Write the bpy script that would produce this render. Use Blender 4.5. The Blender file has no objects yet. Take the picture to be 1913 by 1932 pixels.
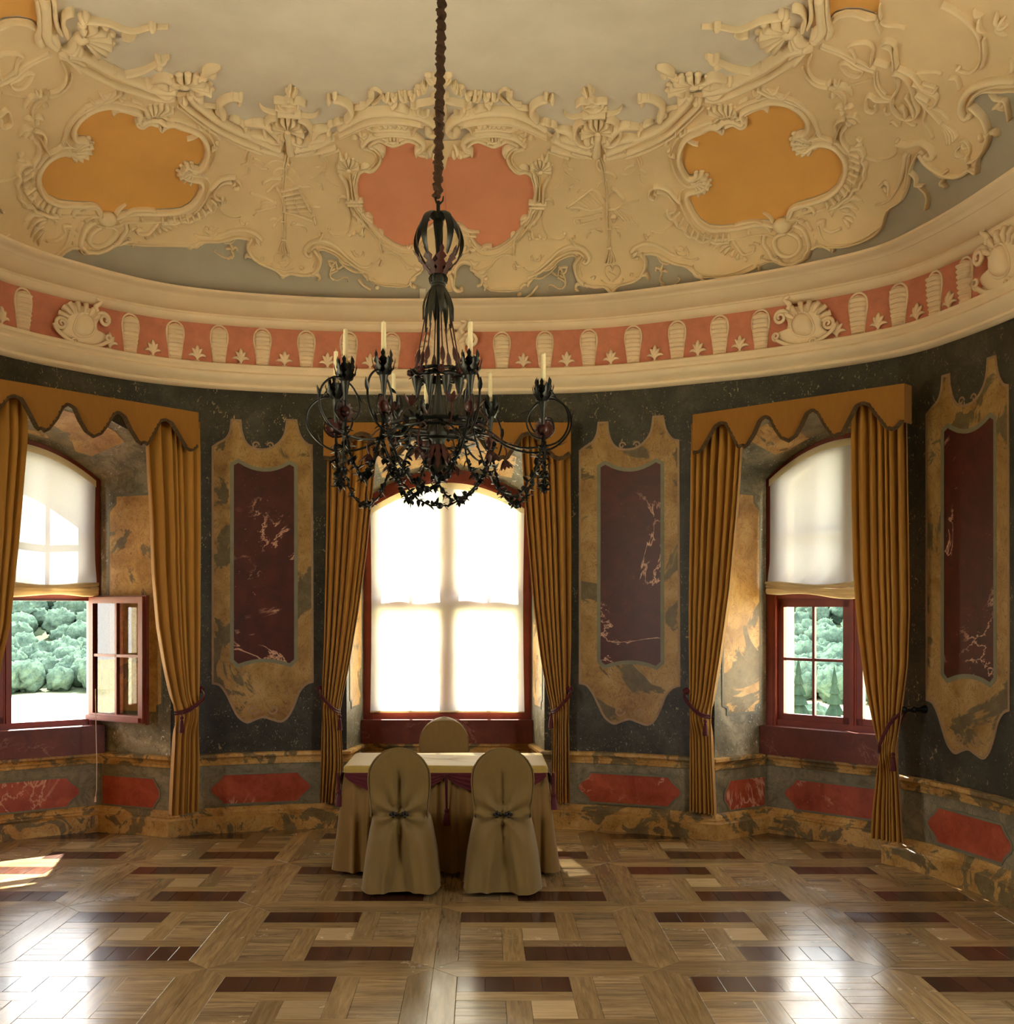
import bpy, bmesh, math, random
import numpy as np
from mathutils import Vector, Matrix
from mathutils.geometry import delaunay_2d_cdt
random.seed(7)
RND = random.Random(11)
SC = bpy.context.scene
COL = SC.collection
PI = math.pi
# ------------------------------------------------------------------ camera
F, X0, Y0, H = 2050.0, 908.0, 1150.0, 1.8      # focal length in px, principal point in the 1913x1932 frame, eye height
cam = bpy.data.cameras.new('camera'); camo = bpy.data.objects.new('camera', cam); COL.objects.link(camo)
cam.sensor_fit = 'HORIZONTAL'; cam.sensor_width = 36; cam.lens = F/1913*36
cam.shift_x = (956.5-X0)/1913; cam.shift_y = (Y0-966)/1913
cam.clip_start = .05; cam.clip_end = 3000
camo.location = (0, 0, H); camo.rotation_euler = (PI/2, 0, 0)
SC.camera = camo
# ------------------------------------------------------------------ sky, sun, daylight, exposure
W = bpy.data.worlds.new('sky'); SC.world = W; W.use_nodes = True
nt = W.node_tree; nt.nodes.clear()
wo = nt.nodes.new('ShaderNodeOutputWorld'); bg = nt.nodes.new('ShaderNodeBackground')
tc = nt.nodes.new('ShaderNodeTexCoord'); sx = nt.nodes.new('ShaderNodeSeparateXYZ'); cr = nt.nodes.new('ShaderNodeValToRGB')
nt.links.new(tc.outputs['Generated'], sx.inputs[0]); nt.links.new(sx.outputs['Z'], cr.inputs[0])
cr.color_ramp.elements[0].color = (1, .965, .88, 1); cr.color_ramp.elements[1].color = (.82, .88, 1, 1)     # bright hazy horizon to pale blue zenith
nt.links.new(cr.outputs[0], bg.inputs[0])
bg.inputs[1].default_value = 10.5
nt.links.new(bg.outputs[0], wo.inputs[0])
sl = bpy.data.lights.new('sun', 'SUN'); sl.energy = 46; sl.angle = math.radians(.7); sl.color = (1, .93, .8)
so = bpy.data.objects.new('sun', sl); COL.objects.link(so)
SUNDIR = Vector((.2, -1, -1.16)).normalized()          # the way the light travels
so.rotation_euler = SUNDIR.to_track_quat('-Z', 'Y').to_euler()
SC.view_settings.view_transform = 'Standard'; SC.view_settings.look = 'None'
SC.view_settings.gamma = 1; SC.view_settings.use_curve_mapping = False
SC.view_settings.exposure = 0.4
SC.cycles.use_denoising = True
SC.cycles.max_bounces = 10; SC.cycles.diffuse_bounces = 6; SC.cycles.glossy_bounces = 4
SC.cycles.transmission_bounces = 6; SC.cycles.transparent_max_bounces = 12
SC.cycles.sample_clamp_indirect = 12
SC.cycles.caustics_reflective = False; SC.cycles.caustics_refractive = False

# ------------------------------------------------------------------ mesh helpers
class MB:
    def __init__(s): s.v = []; s.f = []; s.m = []
    def add(s, vs, fs, mi=0):
        o = len(s.v); s.v.extend([tuple(p) for p in vs]); s.f.extend([tuple(i+o for i in f) for f in fs]); s.m.extend([mi]*len(fs)); return o
    def grid(s, rows, close=False, mi=0, flip=False):
        nr, nc = len(rows), len(rows[0]); o = len(s.v)
        for r in rows: s.v.extend([tuple(p) for p in r])
        for i in range(nr-1):
            for j in range(nc if close else nc-1):
                a, b = o+i*nc+j, o+i*nc+(j+1) % nc
                q = (a, b, b+nc, a+nc); s.f.append(q[::-1] if flip else q); s.m.append(mi)
        return o
    def box(s, c, d, R=None, mi=0):
        c = Vector(c); x, y, z = d[0]/2, d[1]/2, d[2]/2
        p = [Vector((i, j, k)) for i in (-x, x) for j in (-y, y) for k in (-z, z)]
        if R is not None: p = [R @ q for q in p]
        s.add([q+c for q in p], [(0, 1, 3, 2), (4, 6, 7, 5), (0, 4, 5, 1), (2, 3, 7, 6), (0, 2, 6, 4), (1, 5, 7, 3)], mi)
    def tube(s, pts, r, n=8, cap=True, close=False, mi=0, flat=1.0):
        pts = [Vector(p) for p in pts]; L = len(pts)
        rs = r if isinstance(r, (list, tuple)) else [r]*L
        rows = []; up = None
        for i, p in enumerate(pts):
            if close: t = pts[(i+1) % L]-pts[i-1]
            else: t = pts[min(i+1, L-1)]-pts[max(i-1, 0)]
            if t.length < 1e-9: t = Vector((0, 0, 1))
            t.normalize()
            if up is None: up = t.orthogonal().normalized()
            up = (up-t*up.dot(t))
            if up.length < 1e-6: up = t.orthogonal()
            up.normalize(); sd = t.cross(up)
            rows.append([p+(up*math.cos(2*PI*k/n)*flat+sd*math.sin(2*PI*k/n))*rs[i] for k in range(n)])
        if close: rows.append(rows[0])
        o = s.grid(rows, close=True, mi=mi)
        if cap and not close:
            s.f.append(tuple(o+k for k in range(n))[::-1]); s.m.append(mi)
            e = o+(L-1)*n; s.f.append(tuple(e+k for k in range(n))); s.m.append(mi)
    def lathe(s, prof, c=(0, 0, 0), n=24, mi=0):
        c = Vector(c)
        rows = [[c+Vector((r*math.cos(2*PI*k/n), r*math.sin(2*PI*k/n), z)) for k in range(n)] for r, z in prof]
        s.grid(rows, close=True, mi=mi)
    def ball(s, c, r, nu=8, nv=6, mi=0, sc=(1, 1, 1)):
        prof = [(max(1e-4, math.sin(PI*i/nv)), -math.cos(PI*i/nv)) for i in range(nv+1)]
        c = Vector(c)
        s.grid([[c+Vector((r*q*math.cos(2*PI*k/nu)*sc[0], r*q*math.sin(2*PI*k/nu)*sc[1], r*z*sc[2])) for k in range(nu)] for q, z in prof], close=True, mi=mi)
    def build(s, name, mats, parent=None, smooth=True, **kw):
        me = bpy.data.meshes.new(name); me.from_pydata(s.v, [], s.f)
        for m in (mats if isinstance(mats, (list, tuple)) else [mats]): me.materials.append(m)
        if any(s.m): me.polygons.foreach_set('material_index', s.m)
        if smooth: me.polygons.foreach_set('use_smooth', [True]*len(me.polygons))
        me.update()
        if smooth and smooth != 'all':
            try: me.set_sharp_from_angle(angle=math.radians(42))
            except Exception: pass
        return link(name, me, parent, **kw)
def link(name, me, parent=None, loc=None, rz=None, **kw):
    o = bpy.data.objects.new(name, me); COL.objects.link(o)
    if loc is not None: o.location = loc
    if rz is not None: o.rotation_euler = (0, 0, rz)
    if parent is not None:
        o.parent = parent
        if loc is None and parent.get('_base'): o.matrix_parent_inverse = Matrix.Translation(-Vector(parent['_base']))
    for k, v in kw.items(): o[k] = v
    return o
def thing(name, label, cat, loc=(0, 0, 0), group=None):
    o = bpy.data.objects.new(name, None); COL.objects.link(o); o.empty_display_size = .1
    o.location = loc; o['label'] = label; o['category'] = cat; o['_base'] = tuple(loc)
    if group: o['group'] = group
    return o
def tag(o, label, cat, group=None):
    o['label'] = label; o['category'] = cat
    if group: o['group'] = group
    return o
def catmull(P, n=8, close=False):
    P = [tuple(p) for p in P]; L = len(P)
    if L < 3 and not close: return [tuple(a+(b-a)*k/n for a, b in zip(P[0], P[-1])) for k in range(n+1)]
    out = []; rng = range(L) if close else range(L-1)
    g = (lambda i: P[i % L]) if close else (lambda i: P[max(0, min(L-1, i))])
    for i in rng:
        a, b, c, d = g(i-1), g(i), g(i+1), g(i+2)
        for k in range(n):
            t = k/n; t2, t3 = t*t, t*t*t
            out.append(tuple(.5*(2*q+(r-p)*t+(2*p-5*q+4*r-w)*t2+(3*q-p-3*r+w)*t3) for p, q, r, w in zip(a, b, c, d)))
    if not close: out.append(P[-1])
    return out
# ------------------------------------------------------------------ materials
def srgb(r, g, b):
    f = lambda c: (c/255/12.92) if c/255 <= .04045 else ((c/255+.055)/1.055)**2.4
    return (f(r), f(g), f(b), 1)
SRGB = srgb
class NT:
    def __init__(s, name):
        s.m = bpy.data.materials.new(name); s.m.use_nodes = True; s.t = s.m.node_tree; s.t.nodes.clear()
        s.out = s.t.nodes.new('ShaderNodeOutputMaterial'); s._co = None
    def n(s, ty, props=None, **inp):
        nd = s.t.nodes.new('ShaderNode'+ty)
        for k, v in (props or {}).items(): setattr(nd, k, v)
        for k, v in inp.items(): s.set(nd, k, v)
        return nd
    def set(s, nd, k, v):
        if k[0] == '_' and k[1:].isdigit(): sk = nd.inputs[int(k[1:])]
        else: sk = nd.inputs[k.replace('_', ' ')]
        if isinstance(v, bpy.types.NodeSocket): s.t.links.new(v, sk)
        elif isinstance(v, bpy.types.Node): s.t.links.new(v.outputs[0], sk)
        else: sk.default_value = v
    def co(s, scale=(1, 1, 1)):
        if s._co is None: s._co = s.n('TexCoord').outputs['Object']
        if scale == (1, 1, 1): return s._co
        return s.n('Mapping', Vector=s._co, Scale=scale).outputs[0]
    def noise(s, sc, det=4, rough=.55, dist=0, vec=None, seed=None):
        v = vec or s.co()
        if seed: v = s.n('Mapping', Vector=v, Location=(seed*3.1, seed*1.7, seed*5.3)).outputs[0]
        return s.n('TexNoise', Vector=v, Scale=sc, Detail=det, Roughness=rough, Distortion=dist).outputs[0]
    def ramp(s, fac, *stops, interp='LINEAR'):
        r = s.n('ValToRGB', Fac=fac); e = r.color_ramp; e.interpolation = interp
        while len(e.elements) < len(stops): e.elements.new(.5)
        for el, (p, c) in zip(e.elements, stops):
            el.position = p; el.color = c if hasattr(c, '__len__') else (c, c, c, 1)
        return r.outputs[0]
    def mix(s, f, a, b, mode='MIX'):
        return s.n('MixRGB', {'blend_type': mode}, _0=f, _1=a, _2=b).outputs[0]
    def math(s, op, a, b=0.0): return s.n('Math', {'operation': op}, _0=a, _1=b).outputs[0]
    def bump(s, h, st=.3, d=.01): return s.n('Bump', Height=h, Strength=st, Distance=d).outputs[0]
    def bsdf(s, col, rough=.6, normal=None, **k):
        b = s.n('BsdfPrincipled', Base_Color=col, Roughness=rough)
        if normal is not None: s.set(b, 'Normal', normal)
        for kk, v in k.items(): s.set(b, kk, v)
        s.t.links.new(b.outputs[0], s.out.inputs[0]); return s.m
def plain(name, col, rough=.6, var=.12, nsc=9, bs=.12, **k):
    t = NT(name); c = tuple(col)
    d = tuple(x*(1-var) for x in c[:3])+(1,); l = tuple(min(1, x*(1+var)) for x in c[:3])+(1,)
    n = t.noise(nsc, 5, .6)
    return t.bsdf(t.ramp(n, (.3, d), (.7, l)), rough, t.bump(t.noise(nsc*6, 3), bs, .004) if bs else None, **k)
def m_marble_dark(name='dark_green_marble', k=1.0):
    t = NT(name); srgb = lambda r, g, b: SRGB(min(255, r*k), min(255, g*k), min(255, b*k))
    base = t.ramp(t.noise(2.2, 8, .62, .6), (.3, srgb(30, 28, 22)), (.5, srgb(54, 51, 41)), (.72, srgb(78, 73, 60)))
    mottle = t.noise(14, 6, .7, 1.2, seed=2)
    base = t.mix(t.ramp(mottle, (.45, 0), (.7, .6)), base, srgb(26, 25, 19))
    fl = t.math('MULTIPLY', t.ramp(t.noise(34, 3, .6, 1.5, t.co((1, 1, .6)), 4), (.63, 0), (.67, 1)), t.ramp(t.noise(3, 2, .5, 0, seed=6), (.4, 0), (.62, 1)))
    base = t.mix(t.math('MULTIPLY', fl, .75), base, srgb(176, 158, 118))
    fl2 = t.ramp(t.noise(75, 2, .5, .5, seed=9), (.7, 0), (.73, 1))
    base = t.mix(t.math('MULTIPLY', fl2, .6), base, srgb(170, 160, 138))
    return t.bsdf(base, .5, t.bump(mottle, .06, .004), Specular_IOR_Level=.35)
def m_marble_yellow(name='yellow_marble', k=1.0, bl=.555, bs=1.9):
    t = NT(name); srgb = lambda r, g, b: SRGB(min(255, r*k), min(255, g*k), min(255, b*k))
    base = t.ramp(t.noise(4, 6, .6, .8), (.3, srgb(124, 91, 44)), (.52, srgb(153, 120, 68)), (.75, srgb(171, 143, 94)))
    n2 = t.noise(bs, 5, .62, 1.1, seed=3)
    base = t.mix(t.ramp(n2, (bl, 0), (bl+.025, .85)), base, t.ramp(t.noise(9, 5, .7, seed=5), (.35, srgb(62, 60, 44)), (.7, srgb(98, 90, 64))))
    v = t.math('ABSOLUTE', t.math('SUBTRACT', t.noise(11, 5, .6, 2.2, t.co((1, 1, .7)), 7), .5))
    base = t.mix(t.ramp(v, (.0, .75), (.018, 0)), base, srgb(88, 50, 26))
    return t.bsdf(base, .45, Specular_IOR_Level=.35)
def m_marble_red(name='red_marble', c1=(54, 16, 10), c2=(80, 27, 17), vein=1.0):
    t = NT(name)
    base = t.ramp(t.noise(5, 7, .65, .8), (.3, srgb(*c1)), (.7, srgb(*c2)))
    base = t.mix(t.ramp(t.noise(16, 5, .7, 1, seed=8), (.5, 0), (.75, .5)), base, srgb(c1[0]*.75, c1[1]*.75, c1[2]*.8))
    v = t.math('ABSOLUTE', t.math('SUBTRACT', t.noise(1.3, 7, .62, .9, seed=2), .5))
    mk = t.ramp(t.noise(2.2, 2, .5, seed=4), (.5, 0), (.58, 1))
    base = t.mix(t.math('MULTIPLY', t.ramp(v, (0, .9*vein), (.011, 0)), mk), base, srgb(214, 168, 140))
    fl = t.ramp(t.noise(26, 3, .6, 2, seed=5), (.68, 0), (.72, .7*vein))
    base = t.mix(t.math('MULTIPLY', fl, t.ramp(t.noise(3, 2, seed=6), (.5, 0), (.6, 1))), base, srgb(205, 150, 122))
    return t.bsdf(base, .42, Specular_IOR_Level=.4)
def m_marble_grey():
    t = NT('grey_dado_marble')
    base = t.ramp(t.noise(5, 7, .65, 1.2), (.3, srgb(92, 86, 66)), (.52, srgb(128, 119, 94)), (.75, srgb(156, 144, 116)))
    v = t.math('ABSOLUTE', t.math('SUBTRACT', t.noise(7, 5, .6, 2.0, seed=7), .5))
    base = t.mix(t.ramp(v, (0, .6), (.02, 0)), base, srgb(72, 62, 44))
    return t.bsdf(base, .5, Specular_IOR_Level=.35)
def m_wood(name, c1, c2, rough=.22, seed=1, axis=0):
    t = NT(name)
    oi = t.n('ObjectInfo')
    v = t.n('VectorMath', {'operation': 'ADD'}, _0=t.co((1.2, 14, 1) if axis == 0 else (14, 1.2, 1)), _1=t.n('CombineXYZ', X=t.math('MULTIPLY', oi.outputs['Random'], 37.0), Y=t.math('MULTIPLY', oi.outputs['Random'], 91.0))).outputs[0]
    at = t.n('Attribute', {'attribute_name': 'tone'})
    g = t.noise(3.0, 6, .65, .6, v, seed)
    c = t.ramp(g, (.25, srgb(*c1)), (.75, srgb(*c2)))
    c = t.mix(1.0, c, t.ramp(at.outputs['Fac'], (0, .62), (1, 1.0)), 'MULTIPLY')
    wear = t.noise(2.3, 6, .7, .3, None, 12)
    r = t.ramp(wear, (.3, rough*.75), (.72, rough*1.5))
    scr = t.noise(60, 3, .6, 0, t.co((1, .25, 1)), 13)
    return t.bsdf(c, r, t.bump(t.mix(.5, g, scr), .10, .0016), Specular_IOR_Level=.55)
def m_stucco(name, col, var=.05): return plain(name, col, .8, var, 3, .10, Specular_IOR_Level=.2)
def m_velvet(name, c, tr=.0, sheen=.35):
    t = NT(name)
    n = t.noise(40, 4, .6, 0, t.co((1, 1, .25)))
    col = t.ramp(n, (.3, tuple(x*.9 for x in srgb(*c)[:3])+(1,)), (.7, srgb(*c)))
    b = t.n('BsdfPrincipled', Base_Color=col, Roughness=.62, Sheen_Weight=sheen, Sheen_Roughness=.4, Specular_IOR_Level=.2)
    t.set(b, 'Normal', t.bump(n, .08, .002))
    if tr:
        tl = t.n('BsdfTranslucent', Color=tuple(x*1.0 for x in srgb(*c)[:3])+(1,))
        mx = t.n('MixShader', Fac=tr); t.t.links.new(b.outputs[0], mx.inputs[1]); t.t.links.new(tl.outputs[0], mx.inputs[2])
        t.t.links.new(mx.outputs[0], t.out.inputs[0]); return t.m
    t.t.links.new(b.outputs[0], t.out.inputs[0]); return t.m
def m_blind(name='sheer_white_blind', tc=(215, 212, 200), tp_=.12):
    t = NT(name)
    w = t.noise(220, 2, .5)
    d = t.n('BsdfDiffuse', Color=t.ramp(w, (.3, srgb(232, 226, 208)), (.7, srgb(246, 242, 228))))
    tl = t.n('BsdfTranslucent', Color=srgb(*tc)); tp = t.n('BsdfTransparent', Color=(1, 1, 1, 1))
    m1 = t.n('MixShader', Fac=.62); t.t.links.new(d.outputs[0], m1.inputs[1]); t.t.links.new(tl.outputs[0], m1.inputs[2])
    m2 = t.n('MixShader', Fac=tp_); t.t.links.new(m1.outputs[0], m2.inputs[1]); t.t.links.new(tp.outputs[0], m2.inputs[2])
    t.t.links.new(m2.outputs[0], t.out.inputs[0]); return t.m
def m_glass():
    t = NT('window_glass')
    g = t.n('BsdfGlossy', Color=(1, 1, 1, 1), Roughness=.0); tp = t.n('BsdfTransparent', Color=(.94, .97, .96, 1))
    fr = t.n('Fresnel', IOR=1.5)
    mx = t.n('MixShader', Fac=fr); t.t.links.new(tp.outputs[0], mx.inputs[1]); t.t.links.new(g.outputs[0], mx.inputs[2])
    t.t.links.new(mx.outputs[0], t.out.inputs[0]); return t.m
MT = dict(
    dark=m_marble_dark(), dark_lit=m_marble_dark('niche_lit_dark_marble', 2.3), yellow=m_marble_yellow(), yellow_lit=m_marble_yellow('niche_lit_yellow_marble', 1.28), base=m_marble_yellow('blotched_yellow_base_marble', 1.22, .51, 4.5), red=m_marble_red(), redlight=m_marble_red('light_red_marble', (136, 50, 32), (180, 88, 62)),  # niche marbles: the wall marbles with window light put into the colour
    grey=m_marble_grey(), sill=m_marble_red('sill_red_marble', (80, 30, 20), (106, 46, 32), .2),
    edge=plain('pale_green_border', srgb(112, 108, 86), .6, .15), edge2=plain('pale_pink_border', srgb(140, 112, 84), .6, .2),
    stucco=m_stucco('beige_stucco', srgb(234, 216, 184)), field=m_stucco('beige_ceiling_paint', srgb(228, 205, 168)),
    sky=m_stucco('grey_blue_ceiling_paint', srgb(212, 204, 194), .06), yel=m_stucco('ochre_ceiling_paint', srgb(222, 170, 98), .06),
    pink=m_stucco('salmon_ceiling_paint', srgb(222, 152, 122), .06), frieze=plain('pink_frieze_plaster', srgb(196, 124, 100), .8, .12, 12, .5),
    cove=m_stucco('shaded_cove_paint', srgb(176, 170, 158), .06), ledge=m_stucco('cream_cornice_plaster', srgb(236, 216, 188)),  # cove: the ceiling paint darkened to carry the shade above the cornice
    wred=plain('red_brown_window_paint', srgb(118, 46, 30), .4, .15), plaster=plain('pale_outer_plaster', srgb(225, 215, 190), .85),
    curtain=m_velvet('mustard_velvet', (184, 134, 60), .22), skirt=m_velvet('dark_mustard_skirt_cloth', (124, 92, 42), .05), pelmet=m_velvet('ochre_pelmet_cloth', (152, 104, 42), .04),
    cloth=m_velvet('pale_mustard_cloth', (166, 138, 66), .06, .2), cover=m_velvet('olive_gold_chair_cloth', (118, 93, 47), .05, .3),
    braid=plain('dark_braid', srgb(74, 52, 24), .8, .6, 160), wine=m_velvet('wine_red_cord', (78, 20, 24), 0, .3),
    blind=m_blind(), blindside=m_blind('dim_white_blind', (112, 112, 116), .03), glass=m_glass(), iron=plain('dark_green_iron', srgb(15, 17, 15), .36, .3, 20, .1, Metallic=.1, Specular_IOR_Level=.3),  # blindside: same blind cloth, its glow turned down in the material
    irongreen=plain('green_painted_iron', srgb(27, 28, 19), .5, .3, 20), ironred=plain('dull_red_painted_iron', srgb(62, 22, 18), .45, .3, 20),
    rope=plain('brown_chain_sleeve', srgb(64, 40, 22), .9, .3, 60, .5), wax=plain('ivory_wax', srgb(226, 214, 176), .45, .04, 10, 0, Subsurface_Weight=.15),
    brass=plain('dull_metal', srgb(40, 34, 26), .35, .2, 20, 0, Metallic=.7), white=plain('white_plastic', srgb(205, 200, 182), .5, .03),
    cord=plain('white_cord', srgb(220, 200, 180), .7, .05),
)
# ------------------------------------------------------------------ plan of the room: one closed smooth curve
CP = [(-3.62, 6.6), (-3.50, 7.3), (-3.18, 7.95), (-2.50, 8.64), (-1.45, 8.98), (-.3, 9.04), (.9, 8.93), (1.83, 8.53), (2.48, 8.12), (2.96, 7.66),
      (3.16, 7.15), (3.28, 6.5), (3.34, 5.6), (3.28, 4.2), (3.05, 2.4), (2.55, .4), (1.4, -1.3), (-.3, -1.9), (-2.0, -1.3), (-3.2, .4), (-3.62, 2.4), (-3.72, 4.2), (-3.7, 5.6)]
CPT = np.array(catmull(CP, 40, True)); CSEG = np.linalg.norm(np.roll(CPT, -1, 0)-CPT, axis=1)
CSUM = np.concatenate([[0], np.cumsum(CSEG)]); PER = float(CSUM[-1]); CPTC = np.vstack([CPT, CPT[:1]])
def wp(s):
    s = s % PER; i = int(np.searchsorted(CSUM, s, 'right')-1); i = min(i, len(CPT)-1); t = (s-CSUM[i])/CSEG[i]
    return Vector(CPTC[i]*(1-t)+CPTC[i+1]*t)
def wn(s):      # inward normal
    t = (wp(s+.04)-wp(s-.04)).normalized(); return Vector((t.y, -t.x))
def WP(s, z, off=0.0):
    p = wp(s)+wn(s)*off; return Vector((p.x, p.y, z))
def s_of_px(px):
    k = (px-X0)/F; best = None
    for i in range(len(CPT)):
        a, b = CPTC[i], CPTC[i+1]; fa, fb = a[0]-k*a[1], b[0]-k*b[1]
        if fa*fb <= 0 and min(a[1], b[1]) > 5.2:
            t = fa/(fa-fb) if fa != fb else 0; y = a[1]+(b[1]-a[1])*t
            if best is None or y > best[0]: best = (y, CSUM[i]+CSEG[i]*t)
    return best[1]
def wz(px, py, off=0.0):    # picture point -> (s, z) on the wall
    s = s_of_px(px); Y = wp(s).y+wn(s).y*off; return s, H+(Y0-py)/F*Y
def PX(x, y, Y): return Vector(((x-X0)/F*Y, Y, H+(Y0-y)/F*Y))
def nearest_s(p):
    d = np.hypot(CPT[:, 0]-p[0], CPT[:, 1]-p[1]); return float(CSUM[int(np.argmin(d))])
# ------------------------------------------------------------------ ceiling height field
ZF, ZC = 5.2, 4.25
def dist_in(x, y):
    x = np.asarray(x, float).ravel(); y = np.asarray(y, float).ravel(); out = np.empty(len(x))
    a = CPT[::3]; b = np.roll(a, -1, 0); ab = b-a; L2 = (ab**2).sum(1)
    for i in range(0, len(x), 4000):
        px, py = x[i:i+4000, None], y[i:i+4000, None]
        t = np.clip(((px-a[:, 0])*ab[:, 0]+(py-a[:, 1])*ab[:, 1])/L2, 0, 1)
        d = np.sqrt((px-a[:, 0]-t*ab[:, 0])**2+(py-a[:, 1]-t*ab[:, 1])**2)
        cr = ab[:, 0]*(py-a[:, 1])-ab[:, 1]*(px-a[:, 0]); j = d.argmin(1); r = np.arange(len(j))
        out[i:i+4000] = np.where(cr[r, j] < 0, d[r, j], -d[r, j])
    return out
def cove(d):
    q = np.clip((d-.10)/1.75, 0, 1); return ZC+(ZF-ZC)*(1-(1-q)**2.2)**.62
GX, GY, GS = -4.3, 1.0, .03
_nx, _ny = 290, 280
_gx, _gy = np.meshgrid(GX+GS*np.arange(_nx), GY+GS*np.arange(_ny))
ZG = cove(dist_in(_gx, _gy)).reshape(_ny, _nx)
def zc(x, y):
    fx = np.clip((np.asarray(x)-GX)/GS, 0, _nx-2.001); fy = np.clip((np.asarray(y)-GY)/GS, 0, _ny-2.001)
    i = fx.astype(int); j = fy.astype(int); u = fx-i; v = fy-j
    return (ZG[j, i]*(1-u)+ZG[j, i+1]*u)*(1-v)+(ZG[j+1, i]*(1-u)+ZG[j+1, i+1]*u)*v
def cplan(P):       # picture points -> plan points of the ceiling
    P = np.array(P, float).reshape(-1, 2); kx = (P[:, 0]-X0)/F; kz = (Y0-P[:, 1])/F
    Ys = np.linspace(3.2, 9.25, 500); g = H+kz[:, None]*Ys-zc(kx[:, None]*Ys, Ys[None, :]+0*kx[:, None])
    idx = np.argmax(g > 0, axis=1); idx = np.clip(idx, 1, 499); r = np.arange(len(P))
    g0, g1 = g[r, idx-1], g[r, idx]; t = np.clip(-g0/(g1-g0+1e-9), 0, 1)
    Y = Ys[idx-1]+(Ys[1]-Ys[0])*t
    return np.stack([kx*Y, Y], 1)
AXX = -.27          # mirror line of the ceiling pattern
def mir(Q): Q = np.array(Q, float); Q[:, 0] = 2*AXX-Q[:, 0]; return Q
def cpos(Q, off=0.0):   # plan points -> 3-D points on the ceiling and its downward normals
    Q = np.array(Q, float).reshape(-1, 2); e = .03; x, y = Q[:, 0], Q[:, 1]
    z = zc(x, y); gx = (zc(x+e, y)-zc(x-e, y))/(2*e); gy = (zc(x, y+e)-zc(x, y-e))/(2*e)
    n = np.stack([gx, gy, -np.ones_like(gx)], 1); n /= np.linalg.norm(n, axis=1)[:, None]
    p = np.stack([x, y, z], 1)+n*off; return p, n
# ------------------------------------------------------------------ niches (mouth and back corners in plan)
sA_L, sD_L = s_of_px(322), nearest_s((-3.56, 7.0))
sL_C, sR_C = s_of_px(654), s_of_px(1027)
sA_R, sD_R = s_of_px(1348), s_of_px(1695)
def V2(x, y): return Vector((x, y))
NICHES = [   # s0,s1 on the wall going clockwise (left to right), back corners, arch heights, sill
    dict(key='left', s0=sD_L, s1=sA_L, b0=V2(-4.29, 8.12), b1=V2(-3.13, 8.93), zs=2.86, zc=3.16, sill=.855, ms=3.02, mc=3.34),
    dict(key='middle', s0=sL_C, s1=sR_C, b0=V2(-1.035, 9.55), b1=V2(.44, 9.55), zs=2.76, zc=3.03, sill=.835, ms=3.02, mc=3.28),
    dict(key='right', s0=sA_R, s1=sD_R, b0=V2(2.325, 8.86), b1=V2(3.36, 7.86), zs=2.86, zc=3.16, sill=.86, ms=3.02, mc=3.34)]
def arcz(u, zs, zc_): return zs+(zc_-zs)*(1-(2*u-1)**2)
ZT = 4.16
wall = MB()
for nc in NICHES: nc['m0'], nc['m1'] = wp(nc['s0']), wp(nc['s1'])
def wall_strip(mb, s0, s1, zf, zt=ZT, step=.08):
    n = max(2, int(((s1-s0) % PER)/step)); L = (s1-s0) % PER; rows = []
    ss = [s0+L*i/n for i in range(n+1)]
    for k in range(2):
        rows.append([WP(s, (zf(i/n) if callable(zf) else zf) if k == 0 else zt) for i, s in enumerate(ss)])
    mb.grid(rows, flip=True)
SX0, SX1 = nearest_s((-3.7, 5.6)), nearest_s((3.34, 5.6))
wall_strip(wall, SX0, NICHES[0]['s0'], -.06)
for a, b in ((0, 1), (1, 2)): wall_strip(wall, NICHES[a]['s1'], NICHES[b]['s0'], -.06)
wall_strip(wall, NICHES[2]['s1'], SX1, -.06)
for nc in NICHES: wall_strip(wall, nc['s0'], nc['s1'], lambda u, nc=nc: arcz(u, nc['ms'], nc['mc']))
WALL = wall.build('wall_front', MT['dark'], smooth='all', kind='structure')
# unseen wall behind the camera; window openings added to let fill daylight in
wb = MB(); L = (SX0-SX1) % PER; openings = [(L*a-.6, L*a+.6) for a in (.10, .90)]
cur = 0
for a, b in openings:
    wall_strip(wb, SX1+cur, SX1+a, -.06); wall_strip(wb, SX1+a, SX1+b, -.06, .85); wall_strip(wb, SX1+a, SX1+b, 3.2); cur = b
wall_strip(wb, SX1+cur, SX0, -.06)
wb.build('wall_rear', MT['dark'], kind='structure')
# daylight portals at the openings (they only guide the sampling of the sky)
def portal(c, n, w, h):
    l = bpy.data.lights.new('portal', 'AREA'); l.shape = 'RECTANGLE'; l.size = w; l.size_y = h; l.cycles.is_portal = True
    o = bpy.data.objects.new('portal', l); COL.objects.link(o); o.location = c; o.rotation_euler = Vector(n).to_track_quat('-Z', 'Y').to_euler()
for a, b in openings:
    s = SX1+(a+b)/2; n = wn(s); p = WP(s, 1.97); portal(p, (n.x, n.y, 0), 1.2, 2.4)
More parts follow.
